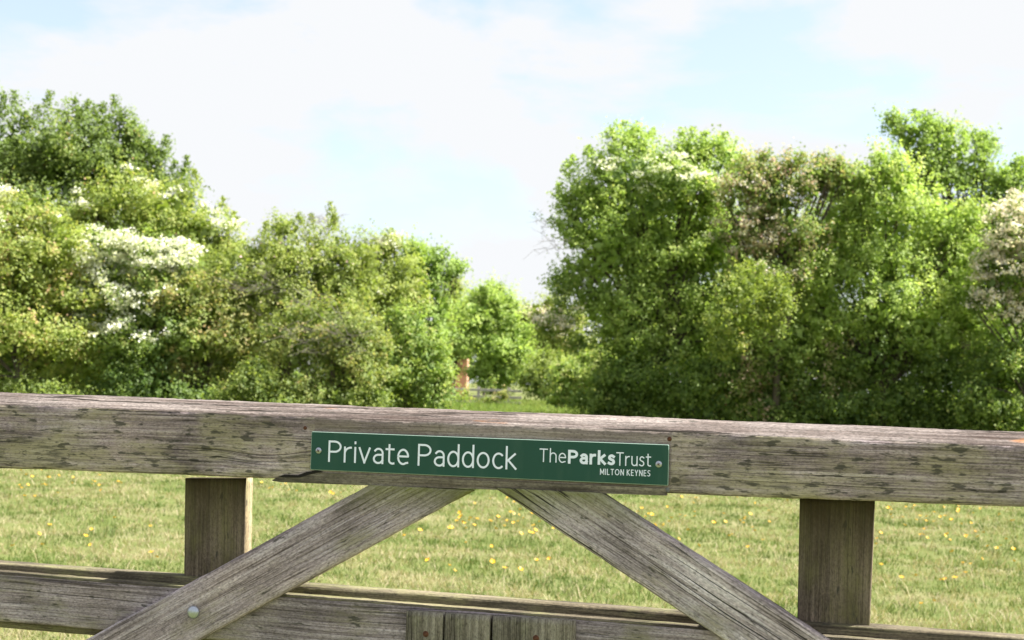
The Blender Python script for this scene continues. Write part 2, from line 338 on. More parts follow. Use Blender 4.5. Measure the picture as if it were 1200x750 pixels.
# ------------------------------------------------------------------ the gate
YAW = R(14.5)
gu = Vector((math.cos(YAW), -math.sin(YAW), 0)); gw = Vector((math.sin(YAW), math.cos(YAW), 0)); gv = Vector((0, 0, 1))
O = EYE + ray(600, 498)*(2.17/ray(600, 498).dot(fw))          # front top edge of the top rail
gate = empty('wooden_gate', Vector((O.x, O.y, 0))); gate.rotation_euler = (0, 0, -YAW)
tag(gate, 'weathered grey wooden field gate with diagonal braces and lichen', 'gate')
G0 = Vector((O.x, O.y, 0))
def uv(px, py, wd):                        # picture point on the plane wd behind the gate's front -> (u, z)
    r = ray(px, py); tt = (wd - (EYE-G0).dot(gw))/r.dot(gw); p = EYE + r*tt - G0
    return Vector((p.dot(gu), p.z))
def board(name, tl, tr_, br, bl, w0, th, mat, parent=gate, segs=60, nv=8, bev=.003, amp=.0010, profile=None, midx=None, seed=0, two=None):
    """four corners (u,z) on the front plane w0; own frame with x along the length"""
    ml = (tl+bl)/2; mr = (tr_+br)/2; c = (ml+mr)/2; d = (mr-ml); Ln = d.length; d = d/Ln; nrm = Vector((-d.y, d.x))
    def loc(p): q_ = p-c; return q_.dot(d), q_.dot(nrm)
    TL, TR, BR, BL = map(loc, (tl, tr_, br, bl))
    prof = profile
    if prof is None:                       # (depth, height fraction, offset) around the section, starting bottom front
        prof = []
        for k in range(nv+1): prof.append((0 if 0 < k < nv else bev, k/nv, (0 if 0 < k < nv else 0)))
        prof = [(bev, 0., 0.)] + [(0., bev/((TL[1]-BL[1])), 0.)] + [(0., k/nv, 0.) for k in range(1, nv)] + [(0., 1-bev/((TL[1]-BL[1])), 0.)] + [(bev, 1., 0.)]
        prof += [(th*.5, 1., 0.), (th-bev, 1., 0.), (th, 1-bev/((TL[1]-BL[1])), 0.), (th, .5, 0.), (th, bev/((TL[1]-BL[1])), 0.), (th-bev, 0., 0.), (th*.5, 0., 0.)]
    m_ = len(prof); Vs = []
    for s in range(segs+1):
        f_ = s/segs
        for (dp, hf, oz) in prof:
            bx = BL[0]+(BR[0]-BL[0])*f_; bz = BL[1]+(BR[1]-BL[1])*f_; tx = TL[0]+(TR[0]-TL[0])*f_; tz = TL[1]+(TR[1]-TL[1])*f_
            X = bx+(tx-bx)*hf; Z = bz+(tz-bz)*hf+oz; Y = dp
            nz_ = noise.noise_vector(Vector((X*9+seed, Y*60, Z*60))) + .7*noise.noise_vector(Vector((X*60+seed, Y*90, Z*90)))
            Vs.append((X, Y+nz_.y*amp*.7, Z+nz_.z*amp))
    faces = []
    quad = []
    for s in range(segs):
        for k in range(m_):
            a = s*m_+k; b = s*m_+(k+1) % m_
            quad.append((a, a+m_, b+m_, b))
    caps = [tuple(range(m_-1, -1, -1)), tuple(segs*m_+k for k in range(m_))]
    me = np_mesh(name, np.array(Vs), [np.array(quad), np.array(caps)], mats=mat if isinstance(mat, list) else [mat])
    if midx is not None:
        idx = [midx[k] for s in range(segs) for k in range(m_)] + [0, 0]; me.polygons.foreach_set('material_index', np.array(idx, dtype=np.int32))
    if two is not None:
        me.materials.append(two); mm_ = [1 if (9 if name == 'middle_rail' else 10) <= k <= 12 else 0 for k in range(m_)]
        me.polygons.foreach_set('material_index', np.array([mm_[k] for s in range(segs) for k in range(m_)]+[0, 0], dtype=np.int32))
    # outward normals
    bm = bmesh.new(); bm.from_mesh(me); bmesh.ops.recalc_face_normals(bm, faces=bm.faces); bm.to_mesh(me); bm.free()
    o = link(name, me, parent)
    M = Matrix(((d.x, 0, nrm.x, c.x), (0, 1, 0, w0), (d.y, 0, nrm.y, c.y), (0, 0, 0, 1)))
    o.matrix_local = M
    return o
# top rail: nearly upright front, weathered sloping upper edge
tl, tr_, br, bl = uv(-60, 470.5, 0), uv(1260, 525, 0), uv(1260, 596.5, 0), uv(-60, 546.4, 0)
def ext(a, b, ua, ub):                     # carry an edge on to positions outside the picture
    f_ = lambda u: a + (b-a)*((u-a.x)/(b.x-a.x)); return f_(ua), f_(ub)
UL, UR = -1.45, 1.35
tl, tr_ = ext(tl, tr_, UL, UR); bl, br = ext(bl, br, UL, UR)
sl = .018
WF = wood('weathered_rail_wood', lichen=.75, spots=1.15, clean=(uv(570, 540, 0).x-(UL+UR)/2, .287), seed=1.3, dark=(0.056, 0.045, 0.041), mid=(0.286, 0.229, 0.239), light=(0.553, 0.475, 0.511), lich_col=(0.364, 0.330, 0.189))
WT = wood('bleached_top_wood', dark=(0.042, 0.028, 0.023), mid=(0.117, 0.095, 0.087), light=(0.229, 0.199, 0.187), lichen=0, spots=.05, cracks=1.4, orange=.45, seed=4.1)
Hh = .098
prof = [(.004, 0., 0.), (0., .03, 0.)] + [(0., k/10, 0.) for k in range(1, 10)] + [(0, .985, 0), (.003, 1., 0.0012), (.010, 1., sl*.35), (.018, 1., sl*.62), (.027, 1., sl*.93), (.033, 1., sl+.0005), (.042, 1., sl+.001), (.050, 1., sl), (.054, 1., sl-.004),
        (.055, .5, 0.), (.054, .0, .003), (.052, 0., 0.), (.035, 0., 0.)]
mid_ = [0]*11 + [0] + [1]*7 + [0]*6
mid_ = [0 if k < 11 else (1 if k < 18 else 0) for k in range(len(prof))]
top = board('top_rail', tl, tr_, br, bl, 0, .075, [WF, WT], profile=prof, midx=mid_, segs=420, amp=.0012, seed=3)

# side uprights
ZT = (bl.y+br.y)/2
WU = wood('upright_wood', dark=(0.032, 0.025, 0.021), mid=(0.118, 0.094, 0.072), light=(0.227, 0.183, 0.147), lich_col=(0.143, 0.132, 0.059), lichen=.55, spots=.35, cracks=.4, seed=6.2, top_tint=(ZT, .12, (.06, .038, .018)), grain_c=.85)
WSIDE = wood('sunlit_side_wood', dark=(0.096, 0.066, 0.032), mid=(0.228, 0.180, 0.104), light=(0.312, 0.258, 0.175), lichen=.2, spots=.1, cracks=.2, seed=7.7)  # lighter upright wood: the sun on the right-hand side is put into its colour
def upright(px0t, px1t, py0t, px0b, px1b, pyb, seed):
    a, b = uv(px0t, py0t, .050), uv(px1t, py0t, .050); c_, d_ = uv(px1b, pyb, .050), uv(px0b, pyb, .050)
    dn = lambda top_, bot, z: top_ + (bot-top_)*((top_.y-z)/(top_.y-bot.y))
    a2, b2 = a+Vector((0, .01)), b+Vector((0, .01))
    # lies along z: length axis from top to bottom
    return (a2, b2, c_, d_)
for (q_, sd_) in ((upright(216.3, 288.2, 566, 215.5, 286.0, 676, 1), 1), (upright(937, 1025.5, 590, 934.3, 1019.5, 734, 2), 2)):
    a, b, c_, d_ = q_
    zt = .5*(a.y+b.y); k1 = (d_-a)/(a.y-d_.y); k2 = (c_-b)/(b.y-c_.y)
    zl = .10
    a = a + Vector((0, -.002)); b = b + Vector((0, -.002))
    A2 = a + k1*(a.y-zl); B2 = b + k2*(b.y-zl)
    # local x runs down the upright: corners ordered so that 'top' side is the right-hand edge
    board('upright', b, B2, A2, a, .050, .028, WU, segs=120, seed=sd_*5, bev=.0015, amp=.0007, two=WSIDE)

# middle rail: rear plank with a front plank standing lower
WM = wood('middle_rail_wood', dark=(0.055, 0.044, 0.041), mid=(0.263, 0.221, 0.237), light=(0.478, 0.424, 0.460), lich_col=(0.227, 0.209, 0.126), lichen=.35, spots=.45, cracks=.9, seed=9.4)
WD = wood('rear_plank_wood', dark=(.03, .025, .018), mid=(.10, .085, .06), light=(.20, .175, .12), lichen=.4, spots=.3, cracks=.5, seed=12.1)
WR_ = .040
a, b = uv(0, 660, WR_), uv(1190, 747, WR_); c0_, = (uv(0, 736, WR_),)
a, b = ext(a, b, UL, UR); hh = a.y - ext(c0_, c0_+(b-a), UL, UR)[0].y
board('middle_rail', a, b, b-Vector((0, hh)), a-Vector((0, hh)), WR_+.003, .034, [WD], segs=260, seed=8, amp=.0008)
a2, b2 = uv(0, 671, .012), uv(620, 719.5, .012)
a2, b2 = ext(a2, b2, UL, UR); c2 = uv(0, 728, .012); hh2 = ext(a2, b2, uv(0, 700, .012).x, 0)[0].y - c2.y
board('middle_rail', a2, b2, b2-Vector((0, hh2)), a2-Vector((0, hh2)), .012, .030, [WM], segs=260, seed=9, amp=.0009, two=WD)  # ledge top takes the dark wood, toning down its sunlight by colour
mid_bottom = (a.y-hh)
# lower rails, mostly below the picture
for kz, zc in enumerate((.70, .48, .26)):
    zt = zc+.04
    board('lower_rail', Vector((UL, zt)), Vector((UR, zt)), Vector((UR, zt-.075)), Vector((UL, zt-.075)), .0735-.028, .0, WM, segs=40, seed=20+kz) if False else \
        board('lower_rail', Vector((UL, zt)), Vector((UR, zt)), Vector((UR, zt-.075)), Vector((UL, zt-.075)), .076, .024, WM, segs=60, seed=20+kz)
# end stiles
for u0, sd_ in ((UL-.07, 31), (UR, 32)):
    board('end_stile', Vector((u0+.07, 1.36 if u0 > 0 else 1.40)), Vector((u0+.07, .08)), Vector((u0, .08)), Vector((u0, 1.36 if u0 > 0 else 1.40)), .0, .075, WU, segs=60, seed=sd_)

# diagonal braces
WB = wood('brace_wood', dark=(0.072, 0.057, 0.052), mid=(0.342, 0.283, 0.301), light=(0.558, 0.492, 0.536), lich_col=(0.293, 0.261, 0.168), lichen=.3, spots=.28, cracks=.3, seed=15.3, top_tint=(1.287, .05, (.26, .29, .04)), grain_c=1.25)
WB2 = wood('brace_wood_split', dark=(0.081, 0.067, 0.062), mid=(0.405, 0.347, 0.365), light=(0.653, 0.606, 0.640), lich_col=(0.326, 0.290, 0.178), lichen=.2, spots=.2, cracks=1.4, seed=18.8, top_tint=(1.287, .05, (.26, .29, .04)), grain_c=1.1)
wB = -.012+.02
def edge_line(p, q_, wd): return uv(*p, wd), uv(*q_, wd)
def at_z(p, q_, z): return p + (q_-p)*((z-p.y)/(q_.y-p.y))
zt = .5*(bl.y+br.y)+.004
zt_l = uv(490, 575, .008).y + .006; zt_r = uv(650, 579, .008).y+.006
p, q_ = edge_line((430, 570.5), (102, 750), wB); p2, q2 = edge_line((553, 576), (235, 750), wB)
board('brace', at_z(p, q_, .42), at_z(p, q_, zt_l), at_z(p2, q2, zt_l), at_z(p2, q2, .42), wB-.012, .022, [WB], segs=240, seed=41, amp=.0010)
p, q_ = edge_line((713, 581), (973, 750), wB); p2, q2 = edge_line((587, 575), (851, 750), wB)
board('brace', at_z(p, q_, zt_r), at_z(p, q_, .42), at_z(p2, q2, .42), at_z(p2, q2, zt_r), wB-.012, .022, [WB2], segs=240, seed=43, amp=.0012)

# short vertical boards with a screw in front of the middle rail
WV = wood('short_board_wood', dark=(0.050, 0.042, 0.036), mid=(0.177, 0.159, 0.130), light=(0.316, 0.291, 0.253), lich_col=(0.190, 0.190, 0.109), lichen=.45, spots=.2, cracks=.8, seed=22.7)
RUST = plain('rusty_steel', (.10, .04, .022), .8, .3, nscale=300, namt=.5)
ZINC = plain('zinc_steel', (.42, .45, .50), .36, .85, nscale=200, namt=.12)
def dome(name, px, py, wd, r_mm, mat, hgt=.45, parent=gate, washer=False, slot=False):
    bm = bmesh.new(); r0 = r_mm/1000; rings = []
    for k in range(6):
        a = k/5*math.pi/2; rr = r0*math.cos(a) if k < 5 else 0.0001; zz = -r0*hgt*math.sin(a)
        rings.append([bm.verts.new((rr*math.cos(t_*math.pi/12), zz, rr*math.sin(t_*math.pi/12))) for t_ in range(24)])
    for k in range(5):
        for t_ in range(24): bm.faces.new((rings[k][t_], rings[k][(t_+1) % 24], rings[k+1][(t_+1) % 24], rings[k+1][t_]))
    if slot:
        for an in (0, math.pi/2):
            ca, sa = math.cos(an+.5), math.sin(an+.5); l_, w_ = r0*.5, r0*.11; yy = -r0*hgt-.0002
            pts = [(l_, w_), (l_, -w_), (-l_, -w_), (-l_, w_)]
            f__ = bm.faces.new([bm.verts.new((x_*ca-z_*sa, yy-(.00008 if an else 0), x_*sa+z_*ca)) for x_, z_ in pts]); f__.material_index = 1
    p = uv(px, py, wd); o = bm_obj(name, bm, [mat, RUST], parent, True); o.location = (p.x, wd+.0003, p.y); return o
xs_ = [(476, 519, 716, 718.6), (521.5, 574.5, 719, 722), (577.5, 673, 722, 727.5)]
for k, (xa, xb, ya, yb) in enumerate(xs_):
    wv_ = -.004
    A, B = uv(xa, ya, wv_), uv(xb, yb, wv_); lo = .66
    bo = board('short_board', B, Vector((B.x, lo)), Vector((A.x, lo)), A, wv_, .016, WV, segs=50, seed=50+k, bev=.0012, amp=.0009)
for sx_, sy_ in ((499, 743), (628, 748)): dome('screw', sx_, sy_, -.004, 5.0, RUST, .35)
dome('coach_bolt', 226.5, 717.5, -.005, 10.6, ZINC, .5)
for sx_, sy_, rr in ((357.5, 501.5, 3.2), (784.5, 514.5, 3.4), (357.5, 556, 2.6)): dome('nail', sx_, sy_, 0, rr, RUST, .4)
dome('nail', 782.3, 574, 0, 4.0, plain('dull_lead', (.16, .16, .17), .6, .4), .3)
# split along the bottom of the rail left of the sign: thin sliver standing proud with a dark gap above it
DARK = plain('crack_shadow_wood', (.012, .01, .008), .95)
SP = wood('splinter_wood', dark=(.055, .045, .035), mid=(.15, .13, .105), light=(.25, .225, .185), lich_col=(.15, .15, .075), lichen=.35, spots=.15, cracks=.3, seed=31.)
A, B = uv(321, 558.5, -.003), uv(781, 577, -.003)
pts_top = [(319, 562.5), (326, 559), (335, 558.2), (352, 558.8), (362, 555), (372, 553.2), (379, 554.0)]
pts_bot = [(319, 563.4), (330, 565.2), (350, 565.8), (365, 566.4), (380, 567.0)]
bm = bmesh.new()
poly = [uv(a_, b_, -.0016) for a_, b_ in pts_top] + [uv(780, 572.5, -.0016), uv(781, 580.8, -.0016)] + [uv(a_, b_, -.0016) for a_, b_ in reversed(pts_bot)]
fr = [bm.verts.new((p.x, -.0016, p.y)) for p in poly]; bk = [bm.verts.new((p.x, .010, p.y)) for p in poly]
bm.faces.new(fr); bm.faces.new(bk[::-1])
for k in range(len(poly)): bm.faces.new((fr[k], bk[k], bk[(k+1) % len(poly)], fr[(k+1) % len(poly)]))
bmesh.ops.recalc_face_normals(bm, faces=bm.faces)
bm_obj('splinter_strip', bm, SP, gate)
bm = bmesh.new()
cr_ = [(326, 558.6), (334, 556), (350, 556.6), (360, 553.0), (372, 551), (380, 552.6), (371, 554.2), (362, 556.4), (352, 559.6), (335, 559.4)]
bm.faces.new([bm.verts.new((uv(a_, b_, 0).x, -.0022, uv(a_, b_, 0).y)) for a_, b_ in cr_])
bm_obj('crack', bm, DARK, gate)

# ------------------------------------------------------------------ the sign
sgn = empty('gate_sign', gate.matrix_world @ Vector((0, 0, 0)))
wS = -.0045
TLs, TRs, BRs, BLs = uv(365, 505.5, wS), uv(784, 521.2, wS), uv(783, 569, wS), uv(364, 550.5, wS)
cS = (TLs+TRs+BRs+BLs)/4; dS = ((TRs-TLs)+(BRs-BLs)).normalized()
angS = math.atan2(dS.y, dS.x); nS = Vector((-dS.y, dS.x))
sgn.location = G0 + gu*cS.x + gv*cS.y + gw*wS; sgn.rotation_euler = (0, 0, -YAW)
sgn.rotation_mode = 'QUATERNION'
from mathutils import Quaternion
sgn.rotation_quaternion = Quaternion((0, 0, 1), -YAW) @ Quaternion((0, 1, 0), -angS)
tag(sgn, 'long green metal sign with white lettering screwed to the top rail of the gate', 'sign')
Wd = ((TRs-TLs).length+(BRs-BLs).length)/2; Hd = ((TLs-BLs).length+(TRs-BRs).length)/2
m, nt, out = new_mat('green_sign_paint')
t = nt.nodes.new('ShaderNodeTexCoord'); n1 = tnoise(nt, t.outputs['Object'], 9, 5, .65); n2 = tnoise(nt, t.outputs['Object'], 140, 4, .7)
col = mixc(nt, ramp(nt, n1, [(.4, 0.), (.75, .35)]), (.0040, .058, .040), (.009, .078, .056))
col = mixc(nt, ramp(nt, n2, [(.68, 0.), (.78, .35)]), col, (.12, .2, .15))
n3_ = tnoise(nt, t.outputs['Object'], 1.0, 4, .6, (30, 30, 7)); col = mixc(nt, ramp(nt, n3_, [(.52, 0.), (.75, .30)]), col, (.05, .11, .08))
bsdf(nt, out, col, ramp(nt, n1, [(.3, .28), (.7, .48)]), .4)
SG = m
EDGE = plain('sign_edge', (.30, .42, .36), .5)
bm = bmesh.new()
def rrect(wd, hg, r_, y):
    vs = []
    for cx_, cz_, a0 in ((wd/2-r_, hg/2-r_, 0), (-wd/2+r_, hg/2-r_, 90), (-wd/2+r_, -hg/2+r_, 180), (wd/2-r_, -hg/2+r_, 270)):
        for k in range(4): a = R(a0+k*30); vs.append(bm.verts.new((cx_+r_*math.cos(a), y, cz_+r_*math.sin(a))))
    return vs
A = rrect(Wd-.0014, Hd-.0014, .0015, -.0004); B = rrect(Wd, Hd, .002, .0); Cc = rrect(Wd, Hd, .002, .0026)
bm.faces.new(A).material_index = 0
for r1, r2 in ((A, B), (B, Cc)):
    for k in range(16): bm.faces.new((r1[k], r1[(k+1) % 16], r2[(k+1) % 16], r2[k])).material_index = 1
bm.faces.new(Cc[::-1]).material_index = 1
bmesh.ops.recalc_face_normals(bm, faces=bm.faces)
bm_obj('sign_plate', bm, [SG, EDGE], sgn)
WHITE = plain('white_vinyl', (.80, .86, 1.0), .45)
def arc(cx, cy, rx, ry, a0, a1, n=14): return [(cx+rx*math.cos(R(a0+(a1-a0)*k/n)), cy+ry*math.sin(R(a0+(a1-a0)*k/n))) for k in range(n+1)]
XH = .72
G = {  # strokes on centre lines, cap height 1, and the width of the letter
 'P': ([[(0, 0), (0, 1)], [(0, 1), (.24, 1)]+arc(.24, .74, .27, .26, 90, -90)[1:]+[(0, .48)]], .51),
 'r': ([[(0, 0), (0, XH)], [(0, .42)]+arc(.26, .42, .26, .30, 170, 88, 8)], .27),
 'i': ([[(0, 0), (0, XH)], [(0, .955), (0, 1.0)]], 0),
 'v': ([[(0, XH), (.225, 0)], [(.225, 0), (.45, XH)]], .45),
 'a': ([[(.05, .62)]+arc(.2, .5, .185, .22, 118, 0, 10)+[(.385, 0)], [(.385, .42), (.25, .42)]+arc(.2, .21, .20, .21, 80, 280, 12)+[(.30, .03), (.385, .14)]], .385),
 't': ([[(.10, .93), (.10, .2)]+arc(.25, .16, .15, .16, 180, 290, 8), [(-.03, XH), (.29, XH)]], .30),
 'e': ([[(.0, .385), (.43, .385)]+arc(.22, .36, .22, .36, 8, 300, 24)+[(.41, .07)]], .44),
 'd': ([arc(.22, .36, .22, .36, 0, 360, 28), [(.44, 0), (.44, 1.06)]], .44),
 'o': ([arc(.235, .36, .235, .36, 0, 360, 28)], .47),
 'c': ([arc(.23, .36, .23, .36, 52, 308, 22)], .37),
 'k': ([[(0, 0), (0, 1.06)], [(.02, .36), (.35, XH)], [(.08, .40), (.39, 0)]], .39),
 'T': ([[(0, 1), (.50, 1)], [(.25, 0), (.25, 1)]], .50),
 'h': ([[(0, 0), (0, 1.06)], [(0, .44)]+arc(.2, .48, .195, .24, 165, 0, 12)+[(.395, 0)]], .395),
 's': ([[(.31, .64)]+arc(.175, .545, .15, .175, 70, 200, 10)+[(.09, .42), (.27, .32)]+arc(.155, .175, .165, .175, 30, -110, 10)+[(.0, .07)]], .33),
 'u': ([[(0, XH), (0, .24)]+arc(.195, .24, .195, .24, 180, 345, 12), [(.395, 0), (.395, XH)]], .395),
 'M': ([[(0, 0), (0, 1)], [(0, 1), (.34, .22)], [(.34, .22), (.68, 1)], [(.68, 1), (.68, 0)]], .68),
 'I': ([[(0, 0), (0, 1)]], 0), 'L': ([[(0, 1), (0, 0)], [(0, 0), (.36, 0)]], .36),
 'O': ([arc(.37, .5, .37, .5, 0, 360, 32)], .74),
 'N': ([[(0, 0), (0, 1)], [(0, 1), (.53, 0)], [(.53, 0), (.53, 1)]], .53),
 'K': ([[(0, 0), (0, 1)], [(.02, .52), (.44, 1)], [(.1, .58), (.48, 0)]], .48),
 'E': ([[(0, 0), (0, 1)], [(0, 1), (.37, 1)], [(0, .52), (.34, .52)], [(0, 0), (.38, 0)]], .38),
 'Y': ([[(0, 1), (.26, .45)], [(.52, 1), (.26, .45)], [(.26, .47), (.26, 0)]], .52),
 'S': ([[(.40, .93)]+arc(.22, .76, .20, .24, 62, 200, 10)+[(.12, .58), (.34, .44)]+arc(.2, .25, .22, .25, 30, -112, 10)+[(.0, .07)]], .42),
}
def text(name, body, x0, x1, zb, zb1, cap, th, gap, space=.32):
    """body from x0 to x1 (sign coordinates), cap height cap, stroke th (fraction of cap)"""
    x = 0; lay = []
    for ch in body:
        if ch == ' ': x += space; continue
        if ch == '|': x += -.05; continue
        st, wd = G[ch]; lay.append((x, st)); x += wd + gap + (th if True else 0)
    tot = x-gap-th
    sx = (x1-x0)/((tot+th)*cap)
    bm = bmesh.new(); lift = 0
    for gx, st in lay:
        for pl in st:
            lift += 1
            pts = [Vector((((gx+px_+th/2))*cap*sx, (th/2+py_*(1-th))*cap)) for px_, py_ in pl]
            closed = (pts[0]-pts[-1]).length < 1e-6
            if closed: pts = pts[:-1]
            hw = th*cap/2; n_ = len(pts)
            if not closed:
                pts[0] = pts[0]-(pts[1]-pts[0]).normalized()*hw*.96; pts[-1] = pts[-1]+(pts[-1]-pts[-2]).normalized()*hw*.96
            Ls, Rs = [], []
            for k in range(n_):
                a = pts[k-1] if (k > 0 or closed) else pts[k]; b = pts[(k+1) % n_] if (k < n_-1 or closed) else pts[k]
                d1 = (pts[k]-a).normalized() if (pts[k]-a).length > 0 else (b-pts[k]).normalized(); d2 = (b-pts[k]).normalized() if (b-pts[k]).length > 0 else d1
                tn_ = (d1+d2).normalized(); nn = Vector((-tn_.y, tn_.x)); sc_ = hw/max(.6, nn.dot(Vector((-d1.y, d1.x))))
                for lst, s_ in ((Ls, 1), (Rs, -1)):
                    q = pts[k]+nn*sc_*s_; zz = zb+(zb1-zb)*(q.x/(x1-x0))
                    lst.append(bm.verts.new((x0+q.x, -.0008-lift % 4*.00003, zz+q.y)))
            rg = n_ if closed else n_-1
            for k in range(rg): bm.faces.new((Ls[k], Ls[(k+1) % n_], Rs[(k+1) % n_], Rs[k]))
    bmesh.ops.recalc_face_normals(bm, faces=bm.faces)
    return bm_obj(name, bm, WHITE, sgn)
def sgc(px, py):
    p = uv(px, py, wS)-cS; return p.dot(dS), p.dot(nS)
def put_text(name, body, xa, ya, xb, yb, cap_px, th, gap, **k):
    a, za = sgc(xa, ya); b, zb_ = sgc(xb, yb); cap = sgc(xa, ya-cap_px)[1]-za
    return text(name, body, a, b, za, zb_, cap, th, gap, **k)
put_text('lettering', 'Private Paddock', 384.5, 541.2, 605.5, 550.6, 25.2, .090, .105, space=.27)
put_text('lettering', 'The', 632, 541.2, 663.5, 542.6, 15.8, .085, .125)
put_text('lettering', 'Parks', 665.5, 543.3, 721, 545.3, 16.3, .19, .10)
put_text('lettering', 'Trust', 722, 545.6, 763, 546.8, 15.8, .085, .12)
put_text('lettering', 'MILTON KEYNES', 703.3, 556.2, 762, 558.3, 7.2, .125, .22, space=.35)
for sx_, sy_ in ((373.5, 528), (772, 544)):
    a, b = sgc(sx_, sy_); o = dome('screw', 0, 300, 0, 5.2, ZINC, .42, sgn, slot=True); o.location = (a, -.0006, b)
sx_, _ = sgc(410, 545)

# gate posts, beyond the picture on both sides
POST = wood('post_wood', lichen=.4, spots=.3, cracks=1., seed=40.)
for u0, lb in ((UL-.30, 'thick square timber gate post at the left end of the gate'), (UR+.09, 'thick square timber gate post at the right end of the gate')):
    pb = empty('gate_post', G0+gu*(u0+.09)); pb.rotation_euler = (0, 0, -YAW); tag(pb, lb, 'gate post', 'gate posts')
    board('post', Vector((.09, 1.55)), Vector((.09, -.3)), Vector((-.09, -.3)), Vector((-.09, 1.55)), -.05, .18, POST, parent=pb, segs=50, seed=u0*7, bev=.008)

# ------------------------------------------------------------------ trees and shrubs
BARK = plain('bark', (.085, .07, .052), .95, nscale=12, namt=.4); TWIG = plain('twig_bark', (.20, .175, .15), .9)
LM = {
 'dark': leaf_mat('leaves_dark_green', [(0, (0.086, 0.131, 0.031)), (.5, (0.182, 0.264, 0.055)), (.85, (0.325, 0.384, 0.092)), (1, (0.621, 0.305, 0.183))], .52),
 'maple': leaf_mat('leaves_maple', [(0, (0.175, 0.272, 0.069)), (.5, (0.344, 0.468, 0.112)), (.85, (0.466, 0.571, 0.157)), (1, (0.582, 0.647, 0.224))], .52),
 'olive': leaf_mat('leaves_olive', [(0, (0.126, 0.190, 0.037)), (.45, (0.273, 0.350, 0.068)), (.8, (0.417, 0.445, 0.111)), (1, (0.533, 0.350, 0.183))], .52),
 'rose': leaf_mat('leaves_rose', [(0, (0.131, 0.198, 0.043)), (.5, (0.282, 0.350, 0.071)), (.85, (0.411, 0.453, 0.130)), (1, (0.562, 0.480, 0.290))], .52),
 'brown': leaf_mat('leaves_brownish', [(0, (0.109, 0.170, 0.037)), (.5, (0.270, 0.334, 0.088)), (.85, (0.416, 0.402, 0.132)), (1, (0.554, 0.402, 0.190))], .52),
 'bright': leaf_mat('leaves_bright', [(0, (0.121, 0.215, 0.052)), (.5, (0.281, 0.385, 0.085)), (.85, (0.407, 0.470, 0.133)), (1, (0.550, 0.540, 0.209))], .52),
 'blue': leaf_mat('leaves_bluish', [(0, (0.077, 0.147, 0.032)), (.5, (0.187, 0.274, 0.064)), (.85, (0.310, 0.384, 0.098)), (1, (0.439, 0.475, 0.113))], .52),
 'pinkish': leaf_mat('leaves_pinkish', [(0, (0.107, 0.188, 0.039)), (.5, (0.241, 0.333, 0.076)), (.75, (0.429, 0.376, 0.190)), (1, (0.670, 0.448, 0.378))], .52),
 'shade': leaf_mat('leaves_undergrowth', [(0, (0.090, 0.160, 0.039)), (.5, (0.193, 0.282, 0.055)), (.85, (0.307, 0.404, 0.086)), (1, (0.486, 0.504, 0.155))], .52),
}
BL_W = leaf_mat('blossom_white', [(0, (.74, .74, .64)), (1, (.92, .92, .88))], .35, .0)
BL_P = leaf_mat('blossom_pink', [(0, (.78, .66, .60)), (.5, (.88, .80, .76)), (1, (.92, .89, .87))], .35, .0)
BL_R = leaf_mat('blossom_rose', [(0, (.65, .22, .30)), (.5, (.75, .40, .46)), (1, (.80, .68, .70))], .25, .0)
def rand_dir(n):
    v = rng.normal(size=(n, 3)); return v/np.linalg.norm(v, axis=1, keepdims=True)
def leaf_quads(c, nrm, size, asp=.62):
    n = len(c); r_ = rand_dir(n); a = np.cross(nrm, r_); a /= (np.linalg.norm(a, axis=1, keepdims=True)+1e-9); b = np.cross(nrm, a)
    s = size[:, None]; bend = nrm*s*.18
    V = np.stack([c+a*s*.5-bend, c+b*s*asp*.5, c-a*s*.5-bend, c-b*s*asp*.5], 1).reshape(-1, 3)
    k = np.arange(n)*4
    return V, np.stack([k, k+1, k+2, k+3], 1)
def tube(pts, rad, sides=7, close=True):
    Vs = []; Fs = []
    for k, p in enumerate(pts):
        p = Vector(p); d = (Vector(pts[min(k+1, len(pts)-1)])-Vector(pts[max(k-1, 0)])).normalized()
        a = d.orthogonal().normalized(); b = d.cross(a)
        for t_ in range(sides):
            an = t_*2*math.pi/sides; Vs.append(tuple(p+(a*math.cos(an)+b*math.sin(an))*rad[k]))
    for k in range(len(pts)-1):
        for t_ in range(sides):
            u_ = (t_+1) % sides; Fs.append((k*sides+t_, k*sides+u_, (k+1)*sides+u_, (k+1)*sides+t_))
    return Vs, Fs
LEAFTOTAL = [0]
